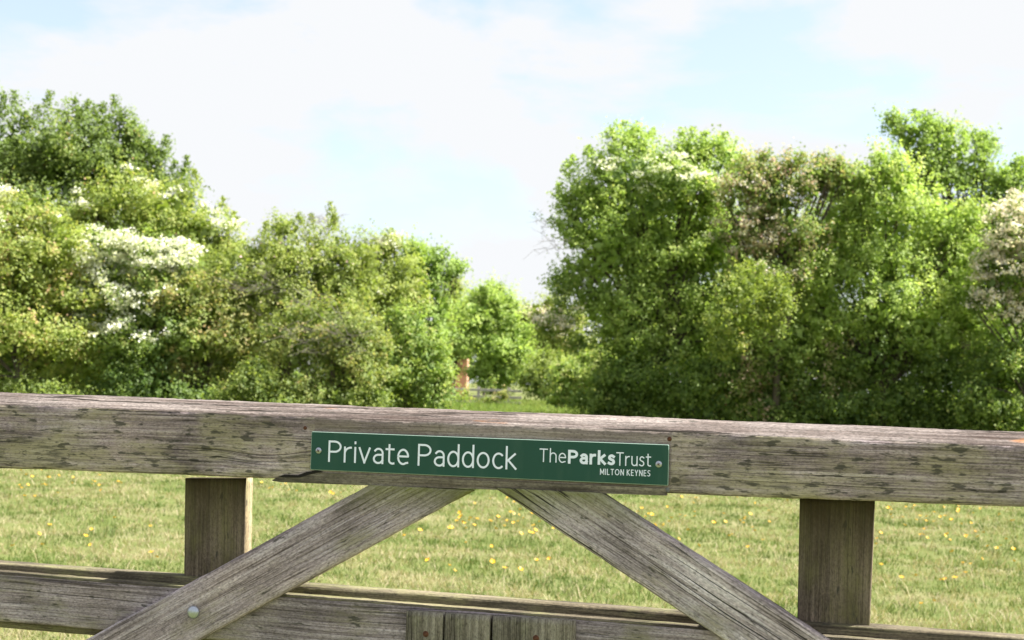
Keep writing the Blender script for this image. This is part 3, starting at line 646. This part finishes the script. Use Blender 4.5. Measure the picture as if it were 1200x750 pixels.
def tree(name, label, cat, D, lobes, mat, tone=(.45, .2), leaf=1.0, dens=1.0, bloom=None, bmat=None, bname='blossom', shoots=None, trunk=True, twigs=None, group=None,
         core=1.0, droop=0.0, sticks=None, base_px=None, sub=30):
    """lobes: (px, py, rx, ry[, depth offset in m]) ellipsoids of the crown measured in the photograph, set at distance D with their own depth"""
    ls = .0024*D*leaf
    ctr, rad = [], []
    if len(lobes) > 1:
        ex = []
        for lb in lobes:
            for _ in range(2):
                a = random.uniform(-2.6, 2.6)  # around the upper and outer edge
                q_ = random.uniform(.30, .50); ex.append((lb[0]+math.sin(a)*lb[2]*.80, lb[1]-math.cos(a)*lb[3]*.85, lb[2]*q_, lb[3]*q_*1.15))
        lobes = [(l[0], l[1], l[2]*1.0, l[3]*1.16)+tuple(l[4:]) for l in lobes]+ex
    for lb in lobes:
        px, py, rx, ry = lb[:4]; dd = lb[4] if len(lb) > 4 else random.uniform(-.35, .35)*rx/F*D
        ctr.append(np.array(P(px, py, D+dd))); k = (D+dd)/F; rad.append(np.array([rx*k, (rx*.55+ry*.45)*k, ry*k]))
    cen = np.mean(ctr, axis=0); base = Vector((cen[0], cen[1], 0))
    if base_px is not None: base.x = P(base_px, 450, D).x
    root = empty(name, base); tag(root, label, cat, group)
    if name in ('bramble_bush', 'hawthorn_tree', 'dog_rose_thicket', 'blackthorn_shrub', 'elder_tree') and D < 40:   # foliage down to the grass
        zlow = min(c_[2] - r_[2] for c_, r_ in zip(ctr, rad)); 
        if zlow > .1:
            xl = min(c_[0]-r_[0]*.6 for c_, r_ in zip(ctr, rad)); xr = max(c_[0]+r_[0]*.6 for c_, r_ in zip(ctr, rad)); nn_ = max(1, int((xr-xl)/1.1)); zt_ = zlow+.35
            for k_ in range(nn_):
                ctr.append(np.array([xl+(xr-xl)*(k_+.5)/nn_, D+random.uniform(0, .4), zt_*.5])); rad.append(np.array([.75, .7, zt_*.58]))
    B = np.array(base)
    Cs, Ns, Ss, Ts, BC = [], [], [], [], []
    for c, r in zip(ctr, rad):
        area = 4*np.pi*((r[0]*r[1])**1.6/3+(r[0]*r[2])**1.6/3+(r[1]*r[2])**1.6/3)**(1/1.6)
        nsp = max(20, int(area/(ls*ls*.31)*.47*dens/15))
        # sub-lobes
        ns = sub; sdr = rand_dir(ns); sdr[:, 2] = np.abs(sdr[:, 2])*.35+sdr[:, 2]*.65
        sc_ = sdr*rng.uniform(.50, .92, (ns, 1)); srad = rng.uniform(.13, .34, ns); sbt = rng.normal(0, .55, ns)
        which = rng.choice(ns, nsp, p=srad**1.6/np.sum(srad**1.6))
        d = rand_dir(nsp)
        pos = sc_[which] + d*srad[which][:, None]*rng.uniform(.70, 1.12, (nsp, 1))
        rr = np.linalg.norm(pos, axis=1)
        keep = (rr > .42) & ~((pos[:, 1] > .25) & (rng.random(nsp) < .6))
        pos, d, which = pos[keep], d[keep], which[keep]
        sp = c + pos*r; stone = rng.normal(0, .8, len(sp))+sbt[which]
        outn = pos/np.linalg.norm(pos, axis=1, keepdims=True)
        nl = 16
        tw = outn*.7+rand_dir(len(sp))*.8+np.array([0, 0, .15]); tw /= np.linalg.norm(tw, axis=1, keepdims=True)
        tl_ = ls*rng.gamma(6, .62, len(sp))
        uu = rng.uniform(-.35, 1, len(sp)*nl)
        P_ = np.repeat(sp, nl, 0)+np.repeat(tw*tl_[:, None], nl, 0)*uu[:, None]+rng.normal(0, 1, (len(sp)*nl, 3))*.75*ls
        nn = np.repeat(outn*.55+d*.3, nl, 0)+np.array([.30, -.10, .50])+rng.normal(0, .55, (len(sp)*nl, 3)); nn /= np.linalg.norm(nn, axis=1, keepdims=True)
        tt = tone[0]+tone[1]*(np.repeat(stone, nl)*.75+rng.normal(0, .6, len(P_)))
        Cs.append(P_); Ns.append(nn); Ss.append(ls*rng.uniform(.6, 1.25, len(P_))); Ts.append(tt)
        if bloom is not None:
            bx, by = proj(sp); pr = np.zeros(len(sp))
            for (qx, qy, qrx, qry, qp) in bloom:
                dd = ((bx-qx)/qrx)**2+((by-qy)/qry)**2; pr = np.maximum(pr, qp*np.clip(1.6-1.2*dd, 0, 1))
            pr *= np.where(outn[:, 2] > -.35, 1, .5)*np.where(rng.random(ns) < .80, 1.2, .15)[which]
            BC.append((sp+(outn+np.array([0, -.3, .6]))*ls*1.3)[rng.random(len(sp)) < pr*1.6])
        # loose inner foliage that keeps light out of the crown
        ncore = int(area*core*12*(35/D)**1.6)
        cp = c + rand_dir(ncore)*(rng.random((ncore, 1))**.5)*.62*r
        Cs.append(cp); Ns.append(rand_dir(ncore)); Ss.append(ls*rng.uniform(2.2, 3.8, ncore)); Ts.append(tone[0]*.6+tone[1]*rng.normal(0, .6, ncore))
    if shoots:                              # upright leafy shoots along the crown's upper edge
        for (px, py, hp, *o_) in shoots:
            t0 = np.array(P(px, py-2, D+random.uniform(-.6, .6))); hgt = hp/F*D; hgt *= 1.35; nl = int(110*hgt/(ls*5)) + 30
            lean = rng.normal(0, .12, 2)
            s_ = rng.random(nl); wv = ls*(.45+1.2*s_)
            pp = t0 + np.stack([-lean[0]*s_*hgt, -lean[1]*s_*hgt, -s_*hgt], 1)+rng.normal(0, 1, (nl, 3))*wv[:, None]*np.array([1, 1, .4])
            Cs.append(pp); nn = rand_dir(nl); nn[:, 2] = np.abs(nn[:, 2]); Ns.append(nn); Ss.append(ls*rng.uniform(.7, 1.2, nl)); Ts.append(tone[0]+tone[1]*rng.normal(0, .7, nl))
    c = np.concatenate(Cs); nrm = np.concatenate(Ns); s = np.concatenate(Ss); tt = np.clip(np.concatenate(Ts), 0, 1)
    kz = c[:, 2] > .03; c, nrm, s, tt = c[kz], nrm[kz], s[kz], tt[kz]
    V, q = leaf_quads(c-B, nrm, s); LEAFTOTAL[0] += len(c)
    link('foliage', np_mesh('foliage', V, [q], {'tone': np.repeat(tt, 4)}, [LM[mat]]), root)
    if bloom is not None:
        b = np.concatenate(BC)
        if len(b):
            k = 34; bp = np.repeat(b, k, 0)+rng.normal(0, 1, (len(b)*k, 3))*np.array([1.3, 1.2, .6])*ls*.9
            nn = rand_dir(len(bp)); nn[:, 2] = np.abs(nn[:, 2])+.3; nn /= np.linalg.norm(nn, axis=1, keepdims=True)
            if bmat is BL_R: bp = b; nn = nn[:len(b)]
            V, q = leaf_quads(bp-B, nn, ls*rng.uniform(.55, .95, len(bp))*(1.5 if bmat is BL_R else 1), .95)
            link(bname, np_mesh(bname, V, [q], {'tone': np.repeat(rng.random(len(bp)), 4)}, [bmat or BL_W]), root)
    VV, FF = [], []
    def add(pts, rad_, sides=6):
        v, f_ = tube(pts, rad_, sides); o_ = len(VV); VV.extend(v); FF.extend([tuple(i_+o_ for i_ in q_) for q_ in f_])
    if trunk:
        topc = Vector(cen)-base; H_ = max(.6, topc.z)
        r0 = .03+.014*H_
        fork = Vector((topc.x*.2, topc.y*.2, H_*.38))
        add([(0, 0, -.3), (0, 0, 0), tuple(fork*.5), tuple(fork)], [r0*1.3, r0*1.1, r0*.85, r0*.7], 9)
        for cc, r in zip(ctr, rad):
            e = Vector(cc)-base; mid1 = fork.lerp(e, .45)+Vector((random.uniform(-.15, .15), random.uniform(-.15, .15), .12*(e-fork).length))
            add([tuple(fork*.92), tuple(mid1), tuple(e)], [r0*.5, r0*.32, r0*.14], 6)
            for _ in range(7):
                dd = Vector(rand_dir(1)[0]); dd.z = abs(dd.z)*.8; tip = e+Vector((dd.x*r[0], dd.y*r[1], dd.z*r[2]))*random.uniform(.75, 1.0)
                st_ = mid1.lerp(e, random.uniform(.3, 1)); mm = st_.lerp(tip, .5)+Vector((0, 0, -.04*(tip-st_).length))
                add([tuple(st_), tuple(mm), tuple(tip)], [r0*.13, r0*.07, r0*.025], 4)
        link('trunk', np_mesh('trunk', np.array(VV), [np.array(FF)], mats=[BARK], smooth=True), root)
    if twigs:                               # bare grey twigs that show among the leaves
        VV, FF = [], []
        last = None
        for (px, py, sx, sy, k, ln) in twigs:
            for _ in range(k):
                if last is not None: last = p0
                p0 = Vector(P(random.gauss(px, sx*.6), random.gauss(py, sy*.6), D-random.uniform(.2, .8)-sx/F*D*.6))-base
                if last is not None: add([tuple(last), tuple(last.lerp(p0, .5)+Vector((0, .1, -.06))), tuple(p0)], [.005, .004, .005], 4)
                last = p0
                a = random.uniform(-.6, .7); dr = Vector((random.choice((-1, 1))*math.cos(a), random.uniform(-.4, .1), math.sin(a)))
                p1 = p0+dr*ln*.5+Vector((0, 0, random.uniform(-.06, .10))); p2 = p1+(dr+Vector((0, 0, random.uniform(-.5, .3))))*ln*.5
                add([tuple(p0), tuple(p1), tuple(p2)], [.008, .005, .002], 4)
                for __ in range(2):
                    q_ = p1+Vector((random.uniform(-.3, .3), random.uniform(-.2, .1), random.uniform(-.25, .3)))*ln; add([tuple(p1), tuple(q_)], [.006, .002], 3)
        link('bare_twigs', np_mesh('bare_twigs', np.array(VV), [np.array(FF)], mats=[TWIG]), root)
    return root

# ---- left of the gap
top_shoots = [(17, 108, 38), (58, 108, 30), (30, 132, 20), (88, 118, 30), (103, 118, 34), (122, 122, 30), (134, 113, 34), (141, 128, 26), (112, 124, 30), (70, 130, 24), (45, 124, 24),
              (165, 148, 30), (158, 156, 24), (195, 160, 24), (188, 178, 24), (205, 190, 28), (219, 184, 26), (175, 165, 25), (150, 150, 24), (5, 112, 26), (78, 132, 25), (214, 200, 24), (95, 130, 20), (128, 135, 24)]
tree('field_maple', 'tallest dark green tree on the far left with upright leafy shoots along its top', 'tree', 40,
     [(10, 190, 70, 62), (75, 185, 62, 58), (130, 195, 48, 58), (172, 215, 40, 44), (70, 270, 110, 80), (-60, 230, 80, 110), (190, 270, 50, 60), (30, 380, 100, 90), (160, 380, 110, 95)], 'dark', (.42, .2), shoots=top_shoots, core=1.4)
tree('hawthorn_tree', 'olive yellow hawthorn at the left edge with a few white flower sprays', 'tree', 32,
     [(15, 330, 75, 52), (-40, 280, 60, 60), (60, 290, 52, 36), (20, 385, 85, 48), (75, 405, 48, 34), (30, 250, 40, 28), (70, 345, 50, 35)], 'olive', (.55, .22),
     bloom=[(5, 245, 14, 26, .16), (52, 265, 14, 16, .12), (20, 285, 30, 8, .04)])
tree('hawthorn_tree', 'yellow green hawthorn with thin white flower sprays along its sloping right shoulder', 'tree', 36,
     [(150, 240, 52, 38), (195, 258, 52, 40), (235, 285, 42, 36), (115, 275, 50, 40), (120, 330, 70, 50), (225, 330, 50, 50), (262, 300, 22, 22)], 'olive', (.5, .18),
     bloom=[(148, 200, 14, 6, .22), (182, 212, 16, 7, .16), (240, 245, 22, 10, .2), (200, 225, 55, 16, .06), (262, 270, 18, 6, .12), (90, 240, 20, 14, .05)],
     shoots=[(262, 232, 18), (240, 240, 18), (274, 250, 14), (228, 200, 18)])
tree('hawthorn_tree', 'hawthorn covered in a mass of white blossom in the middle of the left hedge', 'tree', 32.5,
     [(130, 308, 46, 34), (178, 312, 46, 34), (212, 308, 24, 18), (125, 345, 40, 36), (175, 360, 66, 42), (125, 385, 34, 24), (205, 400, 60, 42), (150, 425, 60, 38)], 'shade', (.5, .22),
     bloom=[(122, 296, 34, 24, 1.), (165, 300, 38, 24, 1.), (208, 300, 28, 13, .9), (104, 335, 20, 24, .6), (146, 338, 24, 20, .45), (95, 352, 12, 22, .5), (150, 368, 14, 18, .5), (112, 388, 28, 12, .8),
            (180, 390, 22, 10, .3), (205, 332, 22, 8, .3), (160, 345, 60, 55, .08)])
tree('hawthorn_tree', 'low hawthorn with rust tinted leaves right of the white blossom', 'tree', 32.6,
     [(205, 345, 42, 28), (240, 360, 40, 34), (225, 400, 46, 34), (262, 395, 36, 46), (235, 440, 46, 30)], 'brown', (.6, .22))
tree('dog_rose_thicket', 'broad arching wild rose thicket dotted with pink flowers left of the gap', 'shrub', 33.5,
     [(290, 320, 55, 42), (340, 300, 58, 40), (385, 302, 46, 36), (330, 360, 66, 50), (262, 335, 38, 36), (300, 400, 70, 50), (362, 335, 50, 40, .5), (310, 340, 44, 40, .5), (405, 340, 40, 40), (415, 295, 28, 22), (290, 450, 70, 40)], 'rose', (.5, .2), leaf=.85,
     bloom=[(340, 310, 80, 45, .022), (300, 300, 40, 25, .03)], bmat=BL_R, bname='flowers',
     twigs=[(385, 258, 14, 8, 6, .45), (435, 280, 14, 5, 3, .5), (300, 330, 60, 40, 18, .6)], shoots=[(386, 238, 26), (350, 250, 16), (312, 262, 16), (326, 268, 14), (365, 252, 14), (392, 250, 16)])
tree('blackthorn_shrub', 'brownish shrub with bare grey twigs showing in the left hedge', 'shrub', 31.5,
     [(385, 385, 58, 42), (425, 395, 34, 36), (350, 410, 50, 40), (400, 430, 50, 36), (425, 440, 34, 38), (380, 470, 50, 28)], 'brown', (.5, .22), dens=.85, leaf=.9,
     twigs=[(375, 385, 55, 18, 16, .6), (350, 355, 30, 20, 6, .5), (410, 400, 25, 20, 6, .5)])
tree('elder_tree', 'elder with cream flower heads on its top beside the wild rose', 'tree', 37,
     [(452, 318, 36, 34), (440, 355, 42, 40), (470, 345, 28, 40), (455, 300, 26, 16), (450, 400, 45, 45)], 'rose', (.55, .2),
     bloom=[(460, 288, 20, 7, .14), (445, 340, 26, 12, .04), (462, 380, 14, 30, .04)])
tree('ash_tree', 'open crowned darker green tree standing up right of the elder', 'tree', 42,
     [(508, 312, 24, 20), (490, 330, 34, 26), (525, 318, 14, 17), (480, 296, 10, 9), (500, 360, 40, 36), (512, 395, 36, 40), (495, 300, 12, 14)], 'maple', (.30, .16), dens=.7, core=.7, sub=18,
     shoots=[(484, 284, 18), (492, 286, 20), (508, 292, 18), (515, 300, 12), (533, 306, 14), (474, 290, 14)])
tree('hazel_bush', 'bright fresh green bush at the right end of the left hedge', 'shrub', 33.6,
     [(485, 395, 34, 30), (504, 425, 24, 32), (468, 440, 42, 36), (508, 465, 22, 26), (450, 468, 36, 26), (478, 380, 20, 16), (440, 430, 30, 34), (478, 498, 34, 24), (440, 498, 34, 22)], 'bright', (.5, .26), bloom=[(460, 400, 10, 25, .06)])
for nm, lb, D_, lob, mt in (
    ('bramble_bush', 'low pale green bramble at the left edge behind the top rail', 30.5, [(20, 455, 55, 24), (75, 462, 44, 18)], 'rose'),
    ('bramble_bush', 'low dark green bramble under the white blossomed hawthorn', 31, [(140, 452, 40, 26), (190, 450, 42, 30), (225, 468, 40, 18)], 'shade'),
    ('bramble_bush', 'low grey green bramble under the wild rose thicket', 30, [(290, 452, 30, 22), (325, 468, 34, 20), (255, 470, 30, 16), (300, 435, 16, 12)], 'rose'),
    ('bramble_bush', 'low tangled olive bramble under the brownish shrub', 30.5, [(390, 462, 40, 22), (430, 470, 32, 18)], 'rose')):
    tree(nm, lb, 'shrub', D_+.8, [(a_, b_+6, c_, d_*.85) for a_, b_, c_, d_ in lob], mt, (.26, .22), trunk=False, core=.8)
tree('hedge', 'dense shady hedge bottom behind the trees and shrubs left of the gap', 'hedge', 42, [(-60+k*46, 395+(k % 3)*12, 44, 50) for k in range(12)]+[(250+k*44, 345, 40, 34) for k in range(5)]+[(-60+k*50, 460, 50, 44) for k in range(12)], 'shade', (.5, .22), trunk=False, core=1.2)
# ---- seen through the gap
tree('oak_tree', 'round yellow green tree in the middle of the gap above the distant fence', 'tree', 95,
     [(560, 372, 30, 26), (592, 378, 26, 26), (548, 400, 22, 26), (578, 408, 36, 26), (606, 405, 22, 26), (622, 425, 22, 26), (570, 432, 22, 20), (592, 438, 24, 20), (578, 454, 20, 11), (575, 350, 18, 14)], 'maple', (.55, .2), leaf=.8, core=3)
tree('oak_tree', 'paler dome topped tree peeping over the round tree in the gap', 'tree', 120, [(565, 350, 26, 18), (585, 352, 16, 16), (550, 362, 18, 18), (570, 380, 40, 30)], 'bright', (.45, .2), leaf=.7, core=3)
tree('birch_tree', 'narrow green tree behind the ash at the left side of the gap', 'tree', 100, [(528, 352, 18, 22), (532, 380, 18, 28), (522, 405, 18, 26), (515, 435, 16, 24), (534, 414, 15, 12), (545, 405, 12, 14)], 'rose', (.6, .18), leaf=.7, core=3)
tree('hawthorn_tree', 'far hawthorn with pale blossom at the right side of the gap', 'tree', 105, [(628, 370, 26, 20), (655, 372, 28, 24), (610, 388, 16, 24), (640, 405, 34, 28), (672, 400, 28, 30), (620, 430, 30, 24), (680, 430, 30, 24)], 'rose', (.65, .2), leaf=.7, core=3,
     bloom=[(632, 370, 20, 7, .35), (652, 390, 16, 8, .4)], bmat=BL_P)
tree('willow_bush', 'blue green bush below the trees in the gap by the fence end', 'shrub', 82, [(635, 432, 26, 20), (628, 450, 20, 18), (655, 440, 26, 22), (645, 458, 30, 16)], 'rose', (.35, .2), leaf=.75, core=2.5)
tree('dogwood_bush', 'bright yellow green bush at the right side of the gap', 'shrub', 64, [(680, 440, 30, 26), (665, 455, 22, 20), (700, 455, 30, 28), (655, 468, 24, 12), (715, 430, 22, 26)], 'bright', (.62, .22), leaf=.8, core=2.5)
for px, py, rx, ry, lb in ((545, 463, 7, 8, 'reddish weed clump in front of the left end of the distant fence'), (573, 469, 14, 6, 'wide reddish weed clump in front of the middle of the distant fence'), (590, 465, 3, 6, 'small weed clump by the distant fence')):
    tree('dock_clump', lb, 'weeds', 83, [(px, py, rx, ry)], 'brown', (.6, .25), leaf=.6, trunk=False, core=3)
# far trees that close the view behind the gap
tree('beech_tree', 'distant tree row behind the brick house', 'tree', 190, [(500+k*38, 425+random.uniform(-6, 6), 30, 28) for k in range(7)]+[(480, 425, 40, 30), (560, 380, 40, 30)], 'maple', (.4, .2), leaf=.8, core=3)
# ---- right of the gap
tree('field_maple', 'large spreading bright green maple that starts the right hedge', 'tree', 36,
     [(742, 165, 28, 20), (722, 190, 34, 26), (690, 235, 34, 34), (735, 230, 56, 44), (790, 225, 46, 44), (675, 275, 26, 26), (715, 290, 56, 48), (778, 295, 62, 56), (668, 325, 20, 28), (700, 350, 40, 36),
      (755, 362, 64, 48), (808, 180, 24, 18), (850, 185, 28, 20), (820, 215, 46, 34), (835, 285, 44, 50), (820, 350, 50, 50), (735, 395, 44, 34), (810, 410, 60, 44), (862, 395, 44, 46), (868, 330, 34, 36)], 'maple', (.55, .22),
     bloom=None, shoots=[(732, 143, 12), (745, 148, 14), (765, 152, 12), (800, 152, 14), (812, 150, 12), (826, 155, 12), (850, 156, 12), (663, 190, 18), (672, 183, 16), (655, 215, 16), (690, 172, 14)],
     twigs=[(640, 262, 8, 6, 5, .5), (652, 290, 10, 14, 8, .6)], core=1.3)
tree('hawthorn_tree', 'hawthorn with white blossom showing in the top of the large maple', 'tree', 36.2, [(745, 205, 40, 24, -1.7), (790, 212, 38, 26, -1.7), (770, 240, 34, 26, -1.5), (775, 300, 20, 30, 0), (775, 360, 20, 30, 0)], 'blue', (.55, .2), dens=.8, trunk=False,
     bloom=[(735, 195, 34, 12, .16), (795, 205, 34, 16, .2), (765, 235, 18, 24, .14)])
tree('hawthorn_tree', 'hawthorn with fading pinkish brown blossom in the middle of the right hedge', 'tree', 34.2,
     [(872, 220, 34, 30), (905, 235, 42, 34), (940, 215, 36, 30), (880, 270, 44, 36), (925, 280, 44, 40), (900, 325, 50, 40), (965, 210, 30, 24), (990, 205, 20, 16), (890, 195, 20, 14)], 'pinkish', (.55, .24),
     bloom=[(870, 245, 46, 40, .05), (900, 300, 50, 36, .05), (930, 225, 36, 20, .05)], bmat=BL_P, shoots=[(870, 183, 14), (908, 185, 14), (940, 180, 12), (960, 182, 12), (985, 184, 12)])
tree('goat_willow', 'wispy pale yellow green shrub in front of the right hedge middle', 'shrub', 32,
     [(878, 345, 34, 34), (855, 375, 36, 28), (898, 372, 24, 30), (860, 405, 24, 18), (915, 345, 14, 22)], 'olive', (.40, .2), leaf=.85, dens=.5, trunk=False, shoots=[(868, 312, 30), (880, 305, 34), (893, 310, 34), (903, 318, 30), (912, 330, 30), (858, 325, 26)])
tree('field_maple', 'broad bright green maple in the middle of the right hedge', 'tree', 34.5,
     [(1035, 200, 34, 28), (1000, 225, 42, 32), (1050, 240, 56, 44), (985, 270, 46, 38), (1105, 265, 48, 40), (1030, 300, 60, 46), (1100, 320, 58, 46), (970, 325, 50, 44), (1040, 360, 66, 44), (1125, 360, 42, 34),
      (1090, 395, 56, 34), (960, 380, 50, 44), (1140, 300, 22, 40), (925, 335, 38, 36), (925, 405, 44, 40), (1150, 385, 34, 36)], 'maple', (.58, .22), core=1.2)
tree('sycamore_tree', 'tall tree rising behind the right end of the right hedge', 'tree', 43,
     [(1072, 160, 32, 22), (1055, 150, 14, 12), (1105, 180, 44, 32), (1145, 200, 30, 26), (1155, 172, 18, 14), (1085, 210, 44, 34), (1175, 215, 24, 20), (1195, 230, 26, 40), (1150, 250, 44, 40), (1180, 300, 70, 70)], 'maple', (.36, .18), dens=.9, sub=22,
     shoots=[(1072, 130, 12), (1082, 132, 12), (1042, 140, 14), (1090, 140, 12), (1150, 160, 12), (1165, 162, 12), (1190, 190, 14), (1130, 155, 12)])
tree('hawthorn_tree', 'hawthorn with heavy pale pink blossom at the right edge', 'tree', 33,
     [(1185, 275, 34, 36), (1215, 300, 50, 50), (1180, 325, 36, 32), (1160, 350, 26, 26), (1200, 370, 44, 26), (1205, 430, 40, 44), (1205, 500, 40, 40), (1168, 425, 34, 32), (1160, 475, 40, 36), (1165, 510, 40, 26)], 'shade', (.5, .25), base_px=1225,
     bloom=[(1185, 270, 30, 36, .8), (1180, 320, 34, 24, .8), (1160, 345, 24, 24, .6), (1195, 375, 40, 14, .9), (1200, 340, 30, 20, .5), (1225, 290, 40, 60, .7)], bmat=BL_P)
tree('dead_hawthorn', 'sparse greyish hawthorn branch tips hanging out at the left side of the large maple', 'tree', 35.3, [(662, 372, 24, 18), (675, 345, 20, 16), (648, 385, 16, 12), (690, 400, 24, 18)], 'blue', (.6, .2), dens=.35, core=.2, trunk=False,
     bloom=[(655, 375, 30, 14, .25)], bmat=BL_P)
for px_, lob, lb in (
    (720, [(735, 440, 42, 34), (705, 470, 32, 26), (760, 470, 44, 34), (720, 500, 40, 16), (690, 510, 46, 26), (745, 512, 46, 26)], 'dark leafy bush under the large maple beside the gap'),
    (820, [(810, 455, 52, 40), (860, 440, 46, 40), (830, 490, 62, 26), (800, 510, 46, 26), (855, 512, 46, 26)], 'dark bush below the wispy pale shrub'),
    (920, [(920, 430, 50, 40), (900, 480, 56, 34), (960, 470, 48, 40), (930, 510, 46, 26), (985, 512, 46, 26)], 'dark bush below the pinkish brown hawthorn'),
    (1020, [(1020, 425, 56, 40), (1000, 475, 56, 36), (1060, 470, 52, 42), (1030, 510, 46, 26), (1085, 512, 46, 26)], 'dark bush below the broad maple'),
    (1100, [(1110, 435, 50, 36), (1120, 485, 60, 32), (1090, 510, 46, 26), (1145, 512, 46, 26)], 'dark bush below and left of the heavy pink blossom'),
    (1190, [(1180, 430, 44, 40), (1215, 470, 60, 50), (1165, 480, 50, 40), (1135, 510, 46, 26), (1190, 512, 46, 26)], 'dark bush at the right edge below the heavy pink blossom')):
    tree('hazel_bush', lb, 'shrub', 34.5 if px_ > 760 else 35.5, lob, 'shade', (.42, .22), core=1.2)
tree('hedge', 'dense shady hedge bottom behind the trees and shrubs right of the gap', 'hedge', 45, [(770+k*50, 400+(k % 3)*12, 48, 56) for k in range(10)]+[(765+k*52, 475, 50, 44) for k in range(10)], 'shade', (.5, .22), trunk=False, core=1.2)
tree('field_maple', 'tree behind the large spreading maple filling the gaps of its crown', 'tree', 44, [(720, 290, 44, 50), (790, 270, 50, 60), (850, 280, 44, 50), (745, 370, 56, 50), (830, 370, 60, 50)], 'maple', (.40, .2), trunk=False)
tree('field_maple', 'tree behind the broad maple filling the gaps of its crown', 'tree', 44, [(930, 290, 50, 50), (990, 280, 50, 50), (1050, 290, 50, 60), (1120, 310, 50, 60), (950, 370, 60, 50), (1060, 380, 60, 50), (1160, 390, 60, 50)], 'maple', (.40, .2), trunk=False)

# ------------------------------------------------------------------ distant fence and house
FW = plain('grey_fence_wood', (.34, .31, .29), .9, nscale=8, namt=.3)
Df = 86
x0, x1 = P(490, 450, Df).x, P(612, 450, Df).x
fe = empty('paddock_fence', ((x0+x1)/2, Df, 0)); tag(fe, 'distant grey wooden post and rail fence across the gap', 'fence')
def boxm(bm, c, s):
    r_ = bmesh.ops.create_cube(bm, size=1); bmesh.ops.scale(bm, vec=s, verts=r_['verts']); bmesh.ops.translate(bm, vec=c, verts=r_['verts'])
def boxo(name, c, s, mat, parent, bev=.0):
    bm = bmesh.new(); boxm(bm, c, s)
    if bev: bmesh.ops.bevel(bm, geom=bm.edges[:], offset=bev, segments=1, affect='EDGES')
    return bm_obj(name, bm, mat, parent)
Lx = x1-x0
k = 0; px = -Lx/2
while px <= Lx/2+.01:
    boxo('post', (px, 0, .55), (.16, .12, 1.35), FW, fe, .01); px += 1.85
for z in (1.02, .62, .28): boxo('rail', (0, -.09, z), (Lx, .05, .15), FW, fe, .008)
m, nt, out = new_mat('red_brick'); t = nt.nodes.new('ShaderNodeTexCoord')
br_ = nt.nodes.new('ShaderNodeTexBrick'); br_.inputs['Scale'].default_value = 4; br_.inputs['Color1'].default_value = (.50, .20, .12, 1); br_.inputs['Color2'].default_value = (.58, .26, .16, 1); br_.inputs['Mortar'].default_value = (.4, .3, .22, 1)
mp_ = nt.nodes.new('ShaderNodeMapping'); mp_.inputs['Rotation'].default_value = (R(90), 0, 0); nt.links.new(t.outputs['Object'], mp_.inputs[0]); nt.links.new(mp_.outputs[0], br_.inputs[0])
bsdf(nt, out, br_.outputs[0], .9, .1); BRK = m
WHP = plain('white_window_paint', (.8, .8, .8), .5); GLS = plain('window_glass', (.05, .07, .09), .08, spec=.8); TILE = plain('roof_tiles', (.16, .09, .07), .85, nscale=6)
Dh = 150; hx = P(497, 450, Dh).x
ho = empty('brick_house', (hx, Dh+4, 0)); tag(ho, 'small distant red brick house with white windows glimpsed through the gap', 'house')
boxo('wall', (0, 0, 2.4), (9, 7.6, 4.8), BRK, ho)
bm = bmesh.new()
vs = [bm.verts.new(v) for v in ((-4.8, -4.2, 4.7), (4.8, -4.2, 4.7), (4.8, 4.2, 4.7), (-4.8, 4.2, 4.7), (-4.8, 0, 6.6), (4.8, 0, 6.6))]
for f_ in ((0, 1, 5, 4), (2, 3, 4, 5), (0, 4, 3), (1, 2, 5), (3, 2, 1, 0)): bm.faces.new([vs[i_] for i_ in f_])
bm_obj('roof', bm, TILE, ho)
for wx in (-2.9, -.9, .55, 2.6):
    for wz in (1.9, 4.0):
        wn = boxo('window', (wx, -3.86, wz), (1.0, .10, 1.05), WHP, ho)
        for sx in (-.24, .24): boxo('pane', (wx+sx, -3.93, wz), (.38, .04, .85), GLS, wn)
